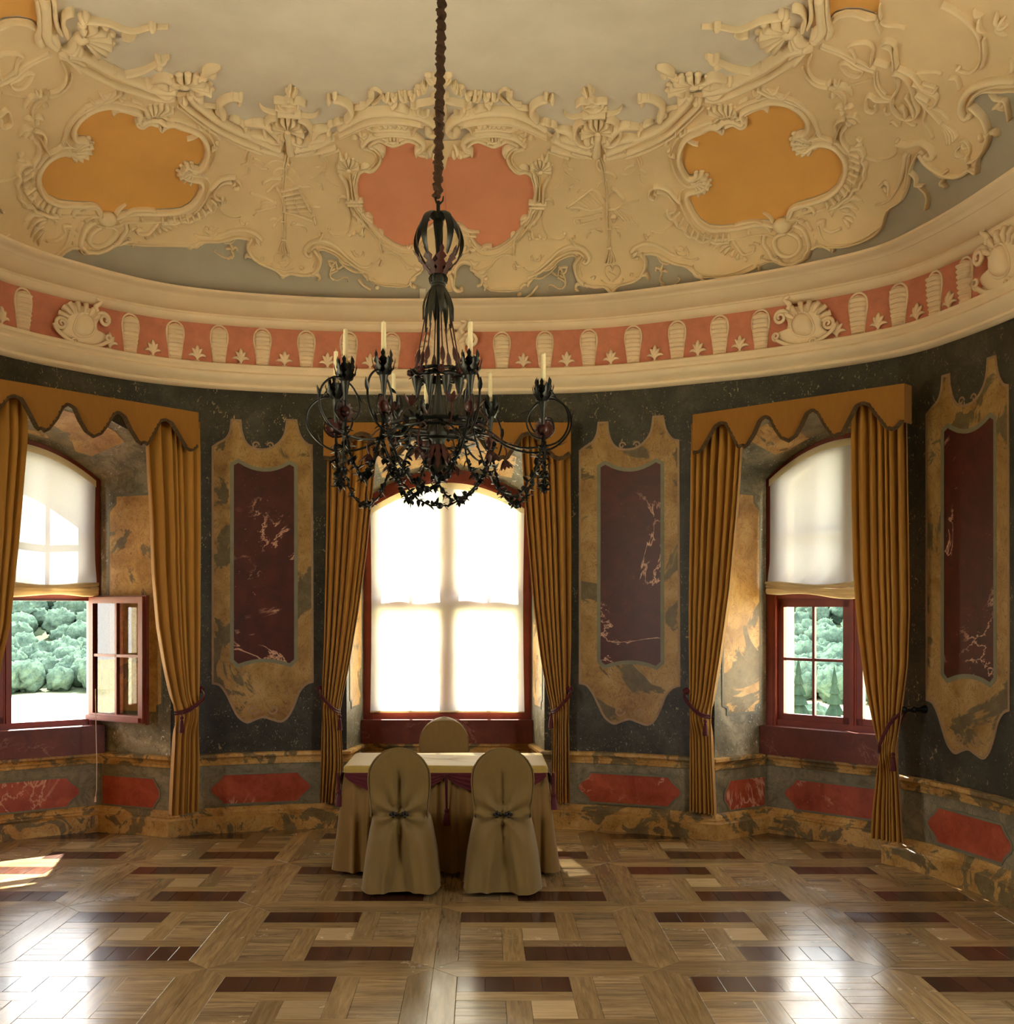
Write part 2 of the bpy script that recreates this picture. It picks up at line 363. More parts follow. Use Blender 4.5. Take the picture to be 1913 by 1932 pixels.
# niche reveals, soffits, backs below the sills
def lerp(a, b, t): return a*(1-t)+b*t
for nc in NICHES:
    m0, m1, b0, b1 = nc['m0'], nc['m1'], nc['b0'], nc['b1']
    t = (b1-b0).normalized(); nc['t'] = t; nc['n'] = Vector((t.y, -t.x)); nc['w'] = (b1-b0).length     # n points into the room
    for (m, b, fl) in ((m0, b0, True), (m1, b1, False)):
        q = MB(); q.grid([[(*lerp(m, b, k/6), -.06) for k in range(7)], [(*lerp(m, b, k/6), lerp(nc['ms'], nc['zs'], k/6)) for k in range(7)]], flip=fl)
        nc['rev0' if fl else 'rev1'] = q.build('niche_reveal', MT['dark_lit'], WALL)
    q = MB(); NS = 20
    rows = []
    for k in range(7):
        row = []
        for i in range(NS+1):
            u = i/NS; L = (nc['s1']-nc['s0']) % PER
            pm = wp(nc['s0']+L*u); pb = lerp(b0, b1, u); p = lerp(pm, pb, k/6)
            row.append((p.x, p.y, lerp(arcz(u, nc['ms'], nc['mc']), arcz(u, nc['zs'], nc['zc']), k/6)))
        rows.append(row)
    q.grid(rows); nc['soffit_rows'] = rows; q.build('niche_soffit', MT['dark_lit'], WALL, smooth='all')
    q = MB(); q.grid([[(*b0, -.06), (*b1, -.06)], [(*b0, nc['sill']), (*b1, nc['sill'])]], flip=True); q.build('niche_back', MT['grey'], WALL)
    # outer reveal of the thick wall
    q = MB(); o = -nc['n']*(.36 if nc['key'] == 'right' else .22)
    prof = [(0, nc['sill'])]+[(i/16, arcz(i/16, nc['zs'], nc['zc'])) for i in range(17)]+[(1, nc['sill'])]
    rows = [[(*(lerp(b0, b1, u)+o*k-nc['n']*.10), z) for u, z in prof] for k in (0, 1)]
    rows[0].append(rows[0][0]); rows[1].append(rows[1][0]); q.grid(rows)
    # outside face round the opening
    rr = [[(*(lerp(b0, b1, u)+o-nc['n']*.10), z) for u, z in prof]]
    c_ = lerp(b0, b1, .5)
    rr.append([(*(lerp(b0, b1, .5+(u-.5)*2.4)+o-nc['n']*.10), (z-1.9)*1.9+1.9) for u, z in prof])
    q.grid(rr); q.build('outer_reveal', MT['plaster'], WALL, smooth=False)
    c = lerp(b0, b1, .5)-nc['n']*.6; portal((c.x, c.y, 2.0), (nc['n'].x, nc['n'].y, 0), nc['w']*1.02, 2.5)
# ------------------------------------------------------------------ paths round the wall and through the niches, for rail and base
def path_pts(off):
    """plan polyline along the visible wall, dipping into each niche (joined with mitres)"""
    P = []
    def seg(s0, s1):
        L = (s1-s0) % PER; n = max(2, int(L/.12))
        for i in range(n+1): P.append(wp(s0+L*i/n))
    cur = SX1-.0
    seg(SX1, SX0); cur = SX0
    for nc in NICHES:
        seg(cur, nc['s0']); P.append(nc['b0'].copy()); P.append(nc['b1'].copy()); cur = nc['s1']
    seg(cur, SX1)
    Q = [P[0]]
    for p in P[1:]:
        if (p-Q[-1]).length > 1e-4: Q.append(p)
    out = []
    for i, p in enumerate(Q):
        a = Q[max(0, i-1)]; b = Q[min(len(Q)-1, i+1)]
        n1 = (p-a); n2 = (b-p)
        if n1.length < 1e-6: n1 = n2
        if n2.length < 1e-6: n2 = n1
        n1.normalize(); n2.normalize(); n1 = Vector((n1.y, -n1.x)); n2 = Vector((n2.y, -n2.x))
        m = (n1+n2); m = m/max(.35, m.dot(n1)) if m.length > 1e-6 else n1
        out.append(p+m*off)
    return out
def sweep_path(name, prof, mat, kind='structure'):
    mb = MB(); rows = []
    for d, z in prof: rows.append([(p.x, p.y, z) for p in path_pts(d)])
    mb.grid(rows, flip=True); return mb.build(name, mat, kind=kind)
sweep_path('trim_1', [(.0, .535), (.02, .54), (.024, .56), (.012, .568), (.014, .582), (.034, .60), (.045, .606), (.045, .628), (.035, .634), (0, .636)], MT['base'])
sweep_path('baseboard_front', [(.075, -.05), (.075, .125), (.066, .132), (.045, .138), (.045, .15), (.03, .158), (.026, .172), (.01, .19), (0, .2)], MT['base'])
# dado zone of the walls: a skin of grey marble just proud of the wall, from base to rail
sweep_path('trim_2', [(.004, .18), (.004, .55)], MT['grey'])
# ------------------------------------------------------------------ cornices and frieze, all round
def ring(name, prof, mat, n=300, smooth=True, ss=None):
    mb = MB(); rows = [[WP(PER*i/n, z, d) for i in range(n+1)] for d, z in prof]
    mb.grid(rows, flip=True); return mb.build(name, mat, smooth=smooth, kind='structure')
ring('trim_3', [(0, 3.585), (.035, 3.59), (.05, 3.605), (.05, 3.622), (.04, 3.63), (.055, 3.64), (.085, 3.655), (.105, 3.68), (.11, 3.70), (.10, 3.715), (.085, 3.72), (.09, 3.735), (.11, 3.75), (.105, 3.775), (.06, 3.79), (0, 3.79)], MT['ledge'])
FR = ring('wall_frieze', [(.004, 3.78), (.006, 4.15)], MT['frieze'])
ring('trim_4', [(0, 4.105), (.02, 4.108), (.045, 4.12), (.065, 4.14), (.07, 4.158), (.055, 4.165), (.055, 4.18), (.085, 4.182), (.12, 4.19), (.165, 4.21), (.20, 4.235), (.215, 4.245), (.225, 4.243), (.235, 4.255), (.26, 4.265), (.30, 4.268), (.315, 4.28), (.31, 4.30), (.14, 4.31), (0.0, 4.31)], MT['ledge'])
# ------------------------------------------------------------------ ceiling
ctr = Vector((-.3, 4.6)); mb = MB(); rows = []; NR = 260
ks = [1.0, .99, .98, .965, .95, .93, .91, .885, .86, .83, .8, .76, .72, .68, .64, .6, .55, .5, .4, .3, .2, .1, .002]
for k in ks:
    q = np.array([list(ctr+(wp(PER*i/NR)-ctr)*k) for i in range(NR)])
    z = cove(dist_in(q[:, 0], q[:, 1])); rows.append([(a, b, c) for (a, b), c in zip(q, z)])
mb.grid(rows, close=True, flip=True)
mb.m = [1 if f < NR*11 else 0 for f in range(len(mb.f))]
CEIL = mb.build('ceiling', [MT['sky'], MT['cove']], smooth='all', kind='structure')
# ------------------------------------------------------------------ painted panels, rails, sills
def inpoly(P, x, y):
    c = False; j = len(P)-1
    for i in range(len(P)):
        if (P[i][1] > y) != (P[j][1] > y) and x < (P[j][0]-P[i][0])*(y-P[i][1])/(P[j][1]-P[i][1])+P[i][0]: c = not c
        j = i
    return c
def cdt_fill(polys, step, holes=()):
    """triangulate polygons (first = outline, rest of constraints in holes) with inner grid points; returns verts, tris"""
    pts = []; edges = []
    for P in list(polys)+list(holes):
        o = len(pts); L = len(P); pts += [Vector((p[0], p[1])) for p in P]; edges += [(o+i, o+(i+1) % L) for i in range(L)]
    xs = [p.x for p in pts]; ys = [p.y for p in pts]
    x = min(xs)+step*.5
    out = polys[0]
    while x < max(xs):
        y = min(ys)+step*.5
        while y < max(ys):
            if inpoly(out, x, y): pts.append(Vector((x+RND.uniform(-.1, .1)*step, y+RND.uniform(-.1, .1)*step)))
            y += step
        x += step
    v, e, f, *_ = delaunay_2d_cdt(pts, edges, [], 0, 1e-5)
    keep = []
    for t in f:
        cx = sum(v[i].x for i in t)/3; cy = sum(v[i].y for i in t)/3
        if inpoly(out, cx, cy) and not any(inpoly(h, cx, cy) for h in holes): keep.append(tuple(t))
    return v, keep
def patch(name, poly, fmap, off, mat, parent, step=.12, holes=(), rim=True, **kw):
    v, tr = cdt_fill([poly], step, holes); mb = MB()
    mb.add([fmap(p.x, p.y, off) for p in v], tr)
    if rim:
        for P in [poly]+list(holes):
            mb.grid([[fmap(p[0], p[1], off) for p in list(P)+[P[0]]], [fmap(p[0], p[1], 0) for p in list(P)+[P[0]]]])
    return mb.build(name, mat, parent, **kw)
def offset_poly(P, w):
    L = len(P); out = []
    ar = sum(P[i][0]*P[(i+1) % L][1]-P[(i+1) % L][0]*P[i][1] for i in range(L)); sg = 1 if ar > 0 else -1
    for i in range(L):
        a, p, b = Vector(P[i-1]), Vector(P[i]), Vector(P[(i+1) % L])
        d1 = (p-a); d2 = (b-p)
        if d1.length < 1e-7 or d2.length < 1e-7: out.append(tuple(p)); continue
        d1.normalize(); d2.normalize(); n1 = Vector((-d1.y, d1.x))*sg; n2 = Vector((-d2.y, d2.x))*sg; m = n1+n2
        m = m/max(.5, m.dot(n1)) if m.length > 1e-5 else n1
        out.append(tuple(p+m*w))
    return out
def ribbon(name, P, w, fmap, off, mat, parent, **kw):
    Q = offset_poly(P, w); mb = MB(); a = list(P)+[P[0]]; b = Q+[Q[0]]
    mb.grid([[fmap(p[0], p[1], off*.3) for p in a], [fmap(p[0], p[1], off) for p in a], [fmap(p[0], p[1], off) for p in b], [fmap(p[0], p[1], off*.5) for p in b]])
    return mb.build(name, mat, parent, smooth=False, **kw)
def arc3(a, b, bulge, n=8):
    a, b = Vector(a), Vector(b); d = b-a; m = Vector((-d.y, d.x)); return [tuple(a+d*(i/n)+m*bulge*4*(i/n)*(1-i/n)) for i in range(n+1)]
# tall panel template in a unit box (u 0..1, v 0 bottom..1 top), traced
TALL = [(.185, .992), (.29, .992), (.30, .955), (.345, .918), (.42, .902), (.54, .902), (.63, .918), (.70, .95), (.725, 1.0), (.835, 1.0), (.865, .955), (.925, .925), (.99, .918),
        (1.0, .13), (.93, .122), (.865, .098), (.82, .06), (.76, .02), (.68, .0), (.58, .008), (.50, .016), (.42, .008), (.34, .0), (.25, .02), (.185, .06), (.13, .098), (.07, .124), (0, .13),
        (.0, .90), (.06, .915), (.13, .93), (.17, .955)]
TALL = catmull(TALL[0:2], 1)[:2]+catmull(TALL[1:9], 3)[1:]+[TALL[9]]+catmull(TALL[9:13], 3)[1:]+catmull(TALL[13:28], 3)+catmull(TALL[28:32]+TALL[0:1], 3)[:-1]
TRED = [(.215, .842), (.26, .85)]+[(.26+.5*i/8, .85-.026*4*(i/8)*(1-i/8)) for i in range(1, 8)]+[(.76, .85), (.805, .842), (.805, .208), (.76, .195)]+[(.76-.5*i/8, .195+.016*4*(i/8)*(1-i/8)) for i in range(1, 8)]+[(.26, .195), (.215, .208)]
def tall_panel(px0, px1, z0, z1, lab=None):
    s0, s1 = s_of_px(px0), s_of_px(px1); L = s1-s0
    fm = lambda u, z, o: WP(s0+u, z, o)
    P = [(u*L, z0+v*(z1-z0)) for u, v in TALL]; R = [(u*L, z0+v*(z1-z0)) for u, v in TRED]
    a = patch('painted_panel', P, fm, .004, MT['yellow'], WALL, .15, [R])
    patch('red_field', R, fm, .002, MT['red'], a, .15)
    ribbon('pale_border', P, .018, fm, .0052, MT['edge2'], a); ribbon('pale_border', R, -.03, fm, .0056, MT['edge'], a)
    # little painted volutes in the top notch and at the foot
    mb = MB()
    for sx in (-1, 1):
        for (cu, cz, r, tw) in ((.5+sx*.075, z1-.09*(z1-z0), .03, 1), (.5+sx*.10, z0+.045*(z1-z0), .045, -1)):
            pts = []
            for k in range(22):
                a_ = k/21*2.2*PI; rr = r*(1-.8*k/21); pts.append((cu*L+sx*(-math.cos(a_)*rr), cz+tw*math.sin(a_)*rr+tw*.0))
            for i in range(len(pts)-1):
                d = Vector(pts[i+1])-Vector(pts[i]); d.normalize(); n = Vector((-d.y, d.x))*.007
                q = [Vector(pts[i])+n, Vector(pts[i])-n, Vector(pts[i+1])-n, Vector(pts[i+1])+n]
                mb.add([fm(p.x, p.y, .0064) for p in q], [(0, 1, 2, 3)])
    mb.build('painted_volute', MT['edge2'], a, smooth=False)
tall_panel(399, 592, .87, 3.37); tall_panel(1092, 1284, .86, 3.36)
_s, _z = wz(1905, 665); tall_panel(1747, 1906, .84, 3.40)
def dado_shape(L, z0, z1):
    zm = (z0+z1)/2; h = z1-z0
    r = [(.10, z1), (L-.10, z1), (L-.10+.02, z1-.03)]+[(L-.055, z1-.055), (L-.02, zm+.035), (L, zm+.01), (L, zm-.01), (L-.02, zm-.035), (L-.055, z0+.055), (L-.08, z0+.03), (L-.10, z0)]
    l = [(.10, z0), (.08, z0+.03), (.055, z0+.055), (.02, zm-.035), (0, zm-.01), (0, zm+.01), (.02, zm+.035), (.055, z1-.055), (.08, z1-.03)]
    return r+l
def dado_panel(fm, L, z0=.225, z1=.455, parent=None):
    P = dado_shape(L, z0, z1)
    a = patch('dado_panel', P, fm, .008, MT['redlight'], parent or WALL, .15); ribbon('pale_border', P, -.016, fm, .0085, MT['edge'], a)
for p0, p1 in ((398, 585), (1092, 1284), (1752, 1910)):
    s0 = s_of_px(p0); L = s_of_px(p1)-s0; dado_panel(lambda u, z, o, s0=s0: WP(s0+u, z, o), L)
# in the niches: panels on reveals, soffits and backs; sill blocks
def seg_map(a, b, flip=1):
    d = (b-a).normalized(); n = Vector((d.y, -d.x))*flip
    return (lambda u, z, o: Vector((a.x+d.x*u+n.x*o, a.y+d.y*u+n.y*o, z))), (b-a).length
for nc in NICHES:
    b0, b1, t, n, w = nc['b0'], nc['b1'], nc['t'], nc['n'], nc['w']
    fm, L = seg_map(b0, b1); 
    dado_panel(lambda u, z, o: fm(u+.17, z, o), L-.34, .21, .44)
    for (a, b) in ((nc['m0'], b0), (b1, nc['m1'])):
        fr, Lr = seg_map(a, b)
        e = .035
        if Lr > .3:
            hid = (a is not nc['m0'])
            P = [(.10, .44), (Lr-.0 if not hid else Lr-.10, .44), (Lr if not hid else Lr-.10, .21), (.10, .21)]
            x0, x1 = (.14, Lr-.03) if not hid else (.03, Lr-.14)
            P = [(x0, .44), (x1, .44), (x1, .21), (x0, .21)]
            if not hid: P = [(x0+.03, .44), (x1, .44), (x1, .21), (x0+.03, .21), (x0-.0, .26), (x0-.03, .3), (x0-.03, .35), (x0, .39)]
            else: P = [(x0, .44), (x1-.03, .44), (x1, .39), (x1+.03, .35), (x1+.03, .3), (x1, .26), (x1-.03, .21), (x0, .21)]
            q = patch('dado_panel', P, fr, .008, MT['redlight'], WALL, .15); ribbon('pale_border', P, -.014, fr, .0085, MT['edge'], q)
        x0, x1, z0, z1 = (.10, Lr-.09, .98, 2.72)
        P = [(x0+.05, z0), (x1-.05, z0), (x1-.05, z0+.05), (x1, z0+.07), (x1, z1-.12), (x1-.07, z1-.06), (x1-.07, z1), (x0+.07, z1), (x0+.07, z1-.06), (x0, z1-.12), (x0, z0+.07), (x0+.05, z0+.05)]
        q = patch('painted_panel', P, fr, .004, MT['yellow_lit'], WALL, .2); ribbon('pale_border', P, -.02, fr, .005, MT['edge'], q)
    # soffit panel
    rows = nc['soffit_rows']; mb = MB()
    def sof(k, i, o=.004):
        k0 = min(5, int(k)); i0 = min(len(rows[0])-2, int(i)); fk, fi = k-k0, i-i0
        g = lambda a, b: Vector(rows[a][b]); p = (g(k0, i0)*(1-fi)+g(k0, i0+1)*fi)*(1-fk)+(g(k0+1, i0)*(1-fi)+g(k0+1, i0+1)*fi)*fk
        return p-Vector((0, 0, o))
    N = len(rows[0])-1
    R2 = [[sof(k, i) for i in np.linspace(N*.13+(.06*N if k in (.8, 5.0) else 0), N*.87-(.06*N if k in (.8, 5.0) else 0), 17)] for k in (.8, 1.3, 2.4, 3.5, 4.5, 5.0)]
    mb.grid(R2); mb.build('painted_panel', MT['yellow_lit'], WALL, smooth='all')
    # sill block
    mb = MB(); c = lerp(b0, b1, .5)+n*.03; R = Matrix(((t.x, n.x, 0), (t.y, n.y, 0), (0, 0, 1)))
    mb.box((c.x, c.y, (.632+nc['sill'])/2), (w+.02, .12, nc['sill']-.632), R)
    mb.box((c.x-n.x*.14, c.y-n.y*.14, nc['sill']-.012), (w, .42, .03), R)
    sb = mb.build('window_sill', MT['sill'], WALL, smooth=False)
# ------------------------------------------------------------------ windows
def make_window(num, nc, zt, bar_lo, bar_hi, open_sash=False):
    top_in = 1.35 if num == 2 else .9
    b0, t, n, w = nc['b0'], nc['t'], nc['n'], nc['w']; zs, zcn, z0 = nc['zs'], nc['zc'], nc['sill']
    f = lambda u, z, d: Vector((b0.x+t.x*u+n.x*d, b0.y+t.y*u+n.y*d, z))
    arc = lambda u, ins=0.0: arcz(min(1, max(0, u/w)), zs, zcn)-ins
    jw = .085; mb = MB()
    def band(mb, o, i, d0, d1, zb0, zb1):       # outline strip between outer inset o and inner inset i
        def path(ins, zb): return [(ins, zb)]+[(ins+(w-2*ins)*k/20, arc(ins+(w-2*ins)*k/20, ins*top_in)) for k in range(21)]+[(w-ins, zb)]
        A, B = path(o, zb0), path(i, zb1)
        mb.grid([[f(*p, d0) for p in A], [f(*p, d1) for p in A], [f(*p, d1) for p in B], [f(*p, d0) for p in B]])
    band(mb, 0, jw, -.10, .006, z0, z0); band(mb, .02, jw-.02, .004, .014, z0, z0)
    def bx(mb, u0, u1, za, zb, d0, d1):
        P = [f(u, z, d) for u in (u0, u1) for z in (za, zb) for d in (d0, d1)]
        mb.add(P, [(0, 1, 3, 2), (4, 6, 7, 5), (0, 4, 5, 1), (2, 3, 7, 6), (0, 2, 6, 4), (1, 5, 7, 3)])
    bx(mb, jw*.5, w-jw*.5, z0, z0+.05, -.10, -.02)
    win = mb.build('window_%d' % num, MT['wred'], kind='structure', smooth=False)
    def part(name, build, mat='wred', par=None, **kw):
        q = MB(); build(q); return q.build(name, MT[mat], par or win, smooth=False, **kw)
    um = w/2
    part('mullion', lambda q: (bx(q, um-.03, um+.03, z0+.04, arc(um, jw), -.095, -.03), bx(q, um-.014, um+.014, z0+.04, arc(um, jw), -.03, -.014)))
    part('transom', lambda q: (bx(q, jw, w-jw, zt-.03, zt+.03, -.095, -.03), bx(q, jw, w-jw, zt-.012, zt+.012, -.03, -.012)))
    for side in (0, 1):
        u0, u1 = (jw, um-.03) if side == 0 else (um+.03, w-jw)
        for lev in (0, 1):
            za, zb = (z0+.05, zt-.03) if lev == 0 else (zt+.03, None)
            topf = (lambda u: zb) if zb else (lambda u: arc(u, jw))
            if open_sash and side == 1 and lev == 0: continue
            sw = .05; q = MB()
            bx(q, u0, u1, za, za+sw, -.085, -.035)
            for a, b in ((u0, u0+sw), (u1-sw, u1)): 
                P = [f(a, za, -.085), f(b, za, -.085), f(b, topf(b), -.085), f(a, topf(a), -.085), f(a, za, -.035), f(b, za, -.035), f(b, topf(b), -.035), f(a, topf(a), -.035)]
                q.add(P, [(4, 5, 6, 7), (0, 3, 2, 1), (1, 2, 6, 5), (0, 4, 7, 3)])
            us = [u0+(u1-u0)*k/8 for k in range(9)]
            q.grid([[f(u, topf(u), -.085) for u in us], [f(u, topf(u), -.035) for u in us], [f(u, topf(u)-sw, -.035) for u in us], [f(u, topf(u)-sw, -.085) for u in us]])
            sash = q.build('sash', MT['wred'], win, smooth=False)
            uc = (u0+u1)/2; zb_ = bar_lo if lev == 0 else bar_hi
            part('glazing_bar', lambda q: bx(q, uc-.011, uc+.011, za+sw, topf(uc)-sw, -.075, -.045), par=sash)
            part('glazing_bar', lambda q: bx(q, u0+sw, u1-sw, zb_-.011, zb_+.011, -.074, -.046), par=sash)
            for a, b in ((u0+sw, uc-.011), (uc+.011, u1-sw)):
                for c, d in ((za+sw, zb_-.011), (zb_+.011, None)):
                    us = [a+(b-a)*k/4 for k in range(5)]; top = [(d if d else topf(u)-sw) for u in us]
                    part('window_pane', lambda q: q.grid([[f(u, c, -.06) for u in us], [f(u, z, -.06) for u, z in zip(us, top)]]), 'glass', sash)
    if open_sash:       # the lower right casement stands open against the reveal
        hp = f(w-jw+.01, 0, .0); d = Vector((.85, -.53)).normalized(); nn = Vector((d.y, -d.x)); sw = .05; W_ = .64; za, zb = z0+.045, zt-.0
        g = lambda u, z, o: Vector((hp.x+d.x*u+nn.x*o, hp.y+d.y*u+nn.y*o, z))
        def bx2(q, u0, u1, za, zb, d0, d1):
            P = [g(u, z, e) for u in (u0, u1) for z in (za, zb) for e in (d0, d1)]
            q.add(P, [(0, 1, 3, 2), (4, 6, 7, 5), (0, 4, 5, 1), (2, 3, 7, 6), (0, 2, 6, 4), (1, 5, 7, 3)])
        q = MB()
        bx2(q, 0, sw, za, zb, -.025, .025); bx2(q, W_-sw, W_, za, zb, -.025, .025); bx2(q, sw, W_-sw, za, za+.06, -.025, .025); bx2(q, sw, W_-sw, zb-sw, zb, -.025, .025)
        bx2(q, W_, W_+.012, za-.01, zb+.012, -.035, -.005); bx2(q, 0, W_, zb, zb+.012, -.035, -.005)
        bx2(q, -.01, W_-.02, za+.01, za+.045, .025, .05)
        sash = q.build('open_sash', MT['wred'], win, smooth=False, label='red-brown casement standing open')
        zm = (za+zb)/2+.03; um2 = W_/2
        for (a, b, c, e) in ((um2-.011, um2+.011, za+.06, zb-sw), (sw, W_-sw, zm-.011, zm+.011)):
            q = MB(); bx2(q, a, b, c, e, -.014, .018); q.build('glazing_bar', MT['wred'], sash, smooth=False)
        for a, b in ((sw, um2-.011), (um2+.011, W_-sw)):
            for c, e in ((za+.06, zm-.011), (zm+.011, zb-sw)):
                q = MB(); q.grid([[g(a, c, 0), g(b, c, 0)], [g(a, e, 0), g(b, e, 0)]]); q.build('window_pane', MT['glass'], sash, smooth=False)
    # latch handle on the mullion foot
    return win, f
WIN = []
for i, (nc, zt, bl, bh, op) in enumerate(zip(NICHES, (1.90, 1.86, 1.90), (1.40, 1.33, 1.40), (2.40, 2.38, 2.40), (True, False, False))):
    WIN.append(make_window(i+1, nc, zt, bl, bh, op))
# ------------------------------------------------------------------ blinds
def blind(nc, zb, label, stack, seed):
    b0, t, n, w = nc['b0'], nc['t'], nc['n'], nc['w']; zs, zcn = nc['zs'], nc['zc']; r = random.Random(seed)
    f = lambda u, z, d: Vector((b0.x+t.x*u+n.x*d, b0.y+t.y*u+n.y*d, z))
    ei, ti = (.045, .05) if stack else (.062, .125)
    u0, u1 = ei, w-ei; c = f(w/2, zb, .03)
    th = thing('window_blind', label, 'blind', c)
    nr, ncx = 60, 48; rows = []
    ph = [r.uniform(0, 6) for _ in range(8)]
    for j in range(nr+1):
        v = j/nr; row = []
        for i in range(ncx+1):
            q = i/ncx; u = u0+(u1-u0)*q; zt = arcz(u/w, zs, zcn)-ti; z = zt+(zb-zt)*v
            edge = min(q, 1-q)
            d = .022+.010*math.sin(q*7+ph[0]+v*2)*v+.008*math.sin(q*17+ph[1]+v*5)*v+.02*math.exp(-edge*22)*math.sin(v*3.1)
            if stack: 
                k = max(0, (v-.72)/.28); d += .05*k*k*(1+.25*math.sin(q*9+ph[2])); z -= .05*k*math.sin(PI*q)*(1-k)*2; d += .012*k*math.sin(q*40+ph[3]+v*20)
            else:
                d += .018*math.exp(-((z-1.90-.03*math.sin(q*12))/.05)**2)+.006*math.sin(q*30+ph[4])*math.exp(-((z-1.88)/.12)**2)
            row.append(f(u-.012*math.sin(v*PI)*(1 if q > .5 else -1)*(math.exp(-edge*9)), z, d))
        rows.append(row)
    mb = MB(); mb.grid(rows); mb.build('fabric', MT['blindside' if stack else 'blind'], th, smooth='all')
    mb = MB()
    if stack:   # gathered folds at the foot
        for k in range(3):
            rows = []
            for a in range(9):
                aa = a/8*2*PI; row = []
                for i in range(ncx+1):
                    q = i/ncx; rr = (.030-.006*k)*(1+.3*math.sin(q*13+k*2+ph[k]))*(.5+.5*min(1, 8*min(q, 1-q)+.3))
                    row.append(f(u0-.01+(u1-u0+.02)*q, zb+.03*k-.025+.012*math.sin(q*8+k+ph[5])-.015*math.sin(PI*q)+math.sin(aa)*rr*(1.0), .055+.012*k+math.cos(aa)*rr*.9))
                rows.append(row)
            mb.grid(rows)
        mb.build('gathered_folds', MT['blindthick'], th, smooth='all')
    else:
        mb.tube([f(u0+(u1-u0)*k/10, zb, .03) for k in range(11)], .008, 8); mb.build('hem_rod', MT['blindthick'], th)
    mb = MB(); L = 24; tj = ti-.005
    mb.grid([[f(u0+(u1-u0)*k/L, arcz((u0+(u1-u0)*k/L)/w, zs, zcn)-tj, .018) for k in range(L+1)], [f(u0+(u1-u0)*k/L, arcz((u0+(u1-u0)*k/L)/w, zs, zcn)-tj, .04) for k in range(L+1)],
             [f(u0+(u1-u0)*k/L, arcz((u0+(u1-u0)*k/L)/w, zs, zcn)-tj-.055, .042) for k in range(L+1)]])
    mb.build('heading_band', MT['blindthick'], th)
    return th
_bt = NT('blind_hem_cloth'); _d = _bt.n('BsdfDiffuse', Color=srgb(228, 214, 178)); _t2 = _bt.n('BsdfTranslucent', Color=srgb(236, 222, 184)); _mx = _bt.n('MixShader', Fac=.35)
_bt.t.links.new(_d.outputs[0], _mx.inputs[1]); _bt.t.links.new(_t2.outputs[0], _mx.inputs[2]); _bt.t.links.new(_mx.outputs[0], _bt.out.inputs[0]); MT['blindthick'] = _bt.m
bl1 = blind(NICHES[0], 1.97, 'white blind gathered halfway up the left window above the open casement', True, 1)
blind(NICHES[1], .905, 'white blind drawn right down over the middle window', False, 2)
blind(NICHES[2], 1.97, 'white blind gathered halfway up the right window', True, 3)
p0 = PX(181, 1368, 8.62); mb = MB(); mb.tube([PX(180, 1300, 8.62), PX(181, 1368, 8.62), PX(182.5, 1440, 8.62), PX(182, 1490, 8.62), PX(180, 1505, 8.62)], .0035, 6); mb.tube([PX(180, 1503, 8.62), PX(179.5, 1513, 8.62)], [.007, .009], 8)
mb.build('pull_cord', MT['cord'], bl1)
# ------------------------------------------------------------------ curtains, pelmets, tiebacks
def plane_uv(pa, pb):
    d = (pb-pa).normalized(); L = (pb-pa).length; n = Vector((d.y, -d.x))
    if n.y > 0: n = -n
    def inv(px, py):
        k = (px-X0)/F; # (k*Y, Y) = pa + d*u
        Y = (pa.x*d.y-pa.y*d.x)/(k*d.y-d.x); u = (Vector((k*Y, Y))-pa).dot(d); return u, H+(Y0-py)/F*Y
    fwd = lambda u, z, o=0: Vector((pa.x+d.x*u+n.x*o, pa.y+d.y*u+n.y*o, z))
    return inv, fwd, L
def topP(px, py, z=3.32): Y = (z-H)*F/(Y0-py); return V2((px-X0)/F*Y, Y)
PELS = [dict(key='left', a=topP(-50, 706.5), b=topP(374, 778)), dict(key='middle', a=topP(610, 797), b=topP(1077, 797)), dict(key='right', a=topP(1307, 782), b=topP(1706, 723))]
SC_A = [(0, .30), (.03, .31), (.06, .29), (.10, .20), (.135, .12), (.155, .105), (.175, .115), (.205, .20), (.235, .29), (.25, .31), (.262, .295), (.275, .315), (.30, .29), (.335, .21), (.36, .125), (.378, .105), (.396, .12), (.42, .20), (.45, .27), (.49, .305), (.53, .27), (.56, .2), (.585, .12), (.603, .105), (.622, .125), (.65, .21), (.685, .29), (.71, .315), (.724, .295), (.737, .31), (.75, .29), (.78, .2), (.81, .115), (.828, .105), (.85, .12), (.885, .2), (.925, .29), (.95, .31), (.975, .30), (1, .26)]
_su = [p[0] for p in SC_A]; _sv = [p[1] for p in SC_A]
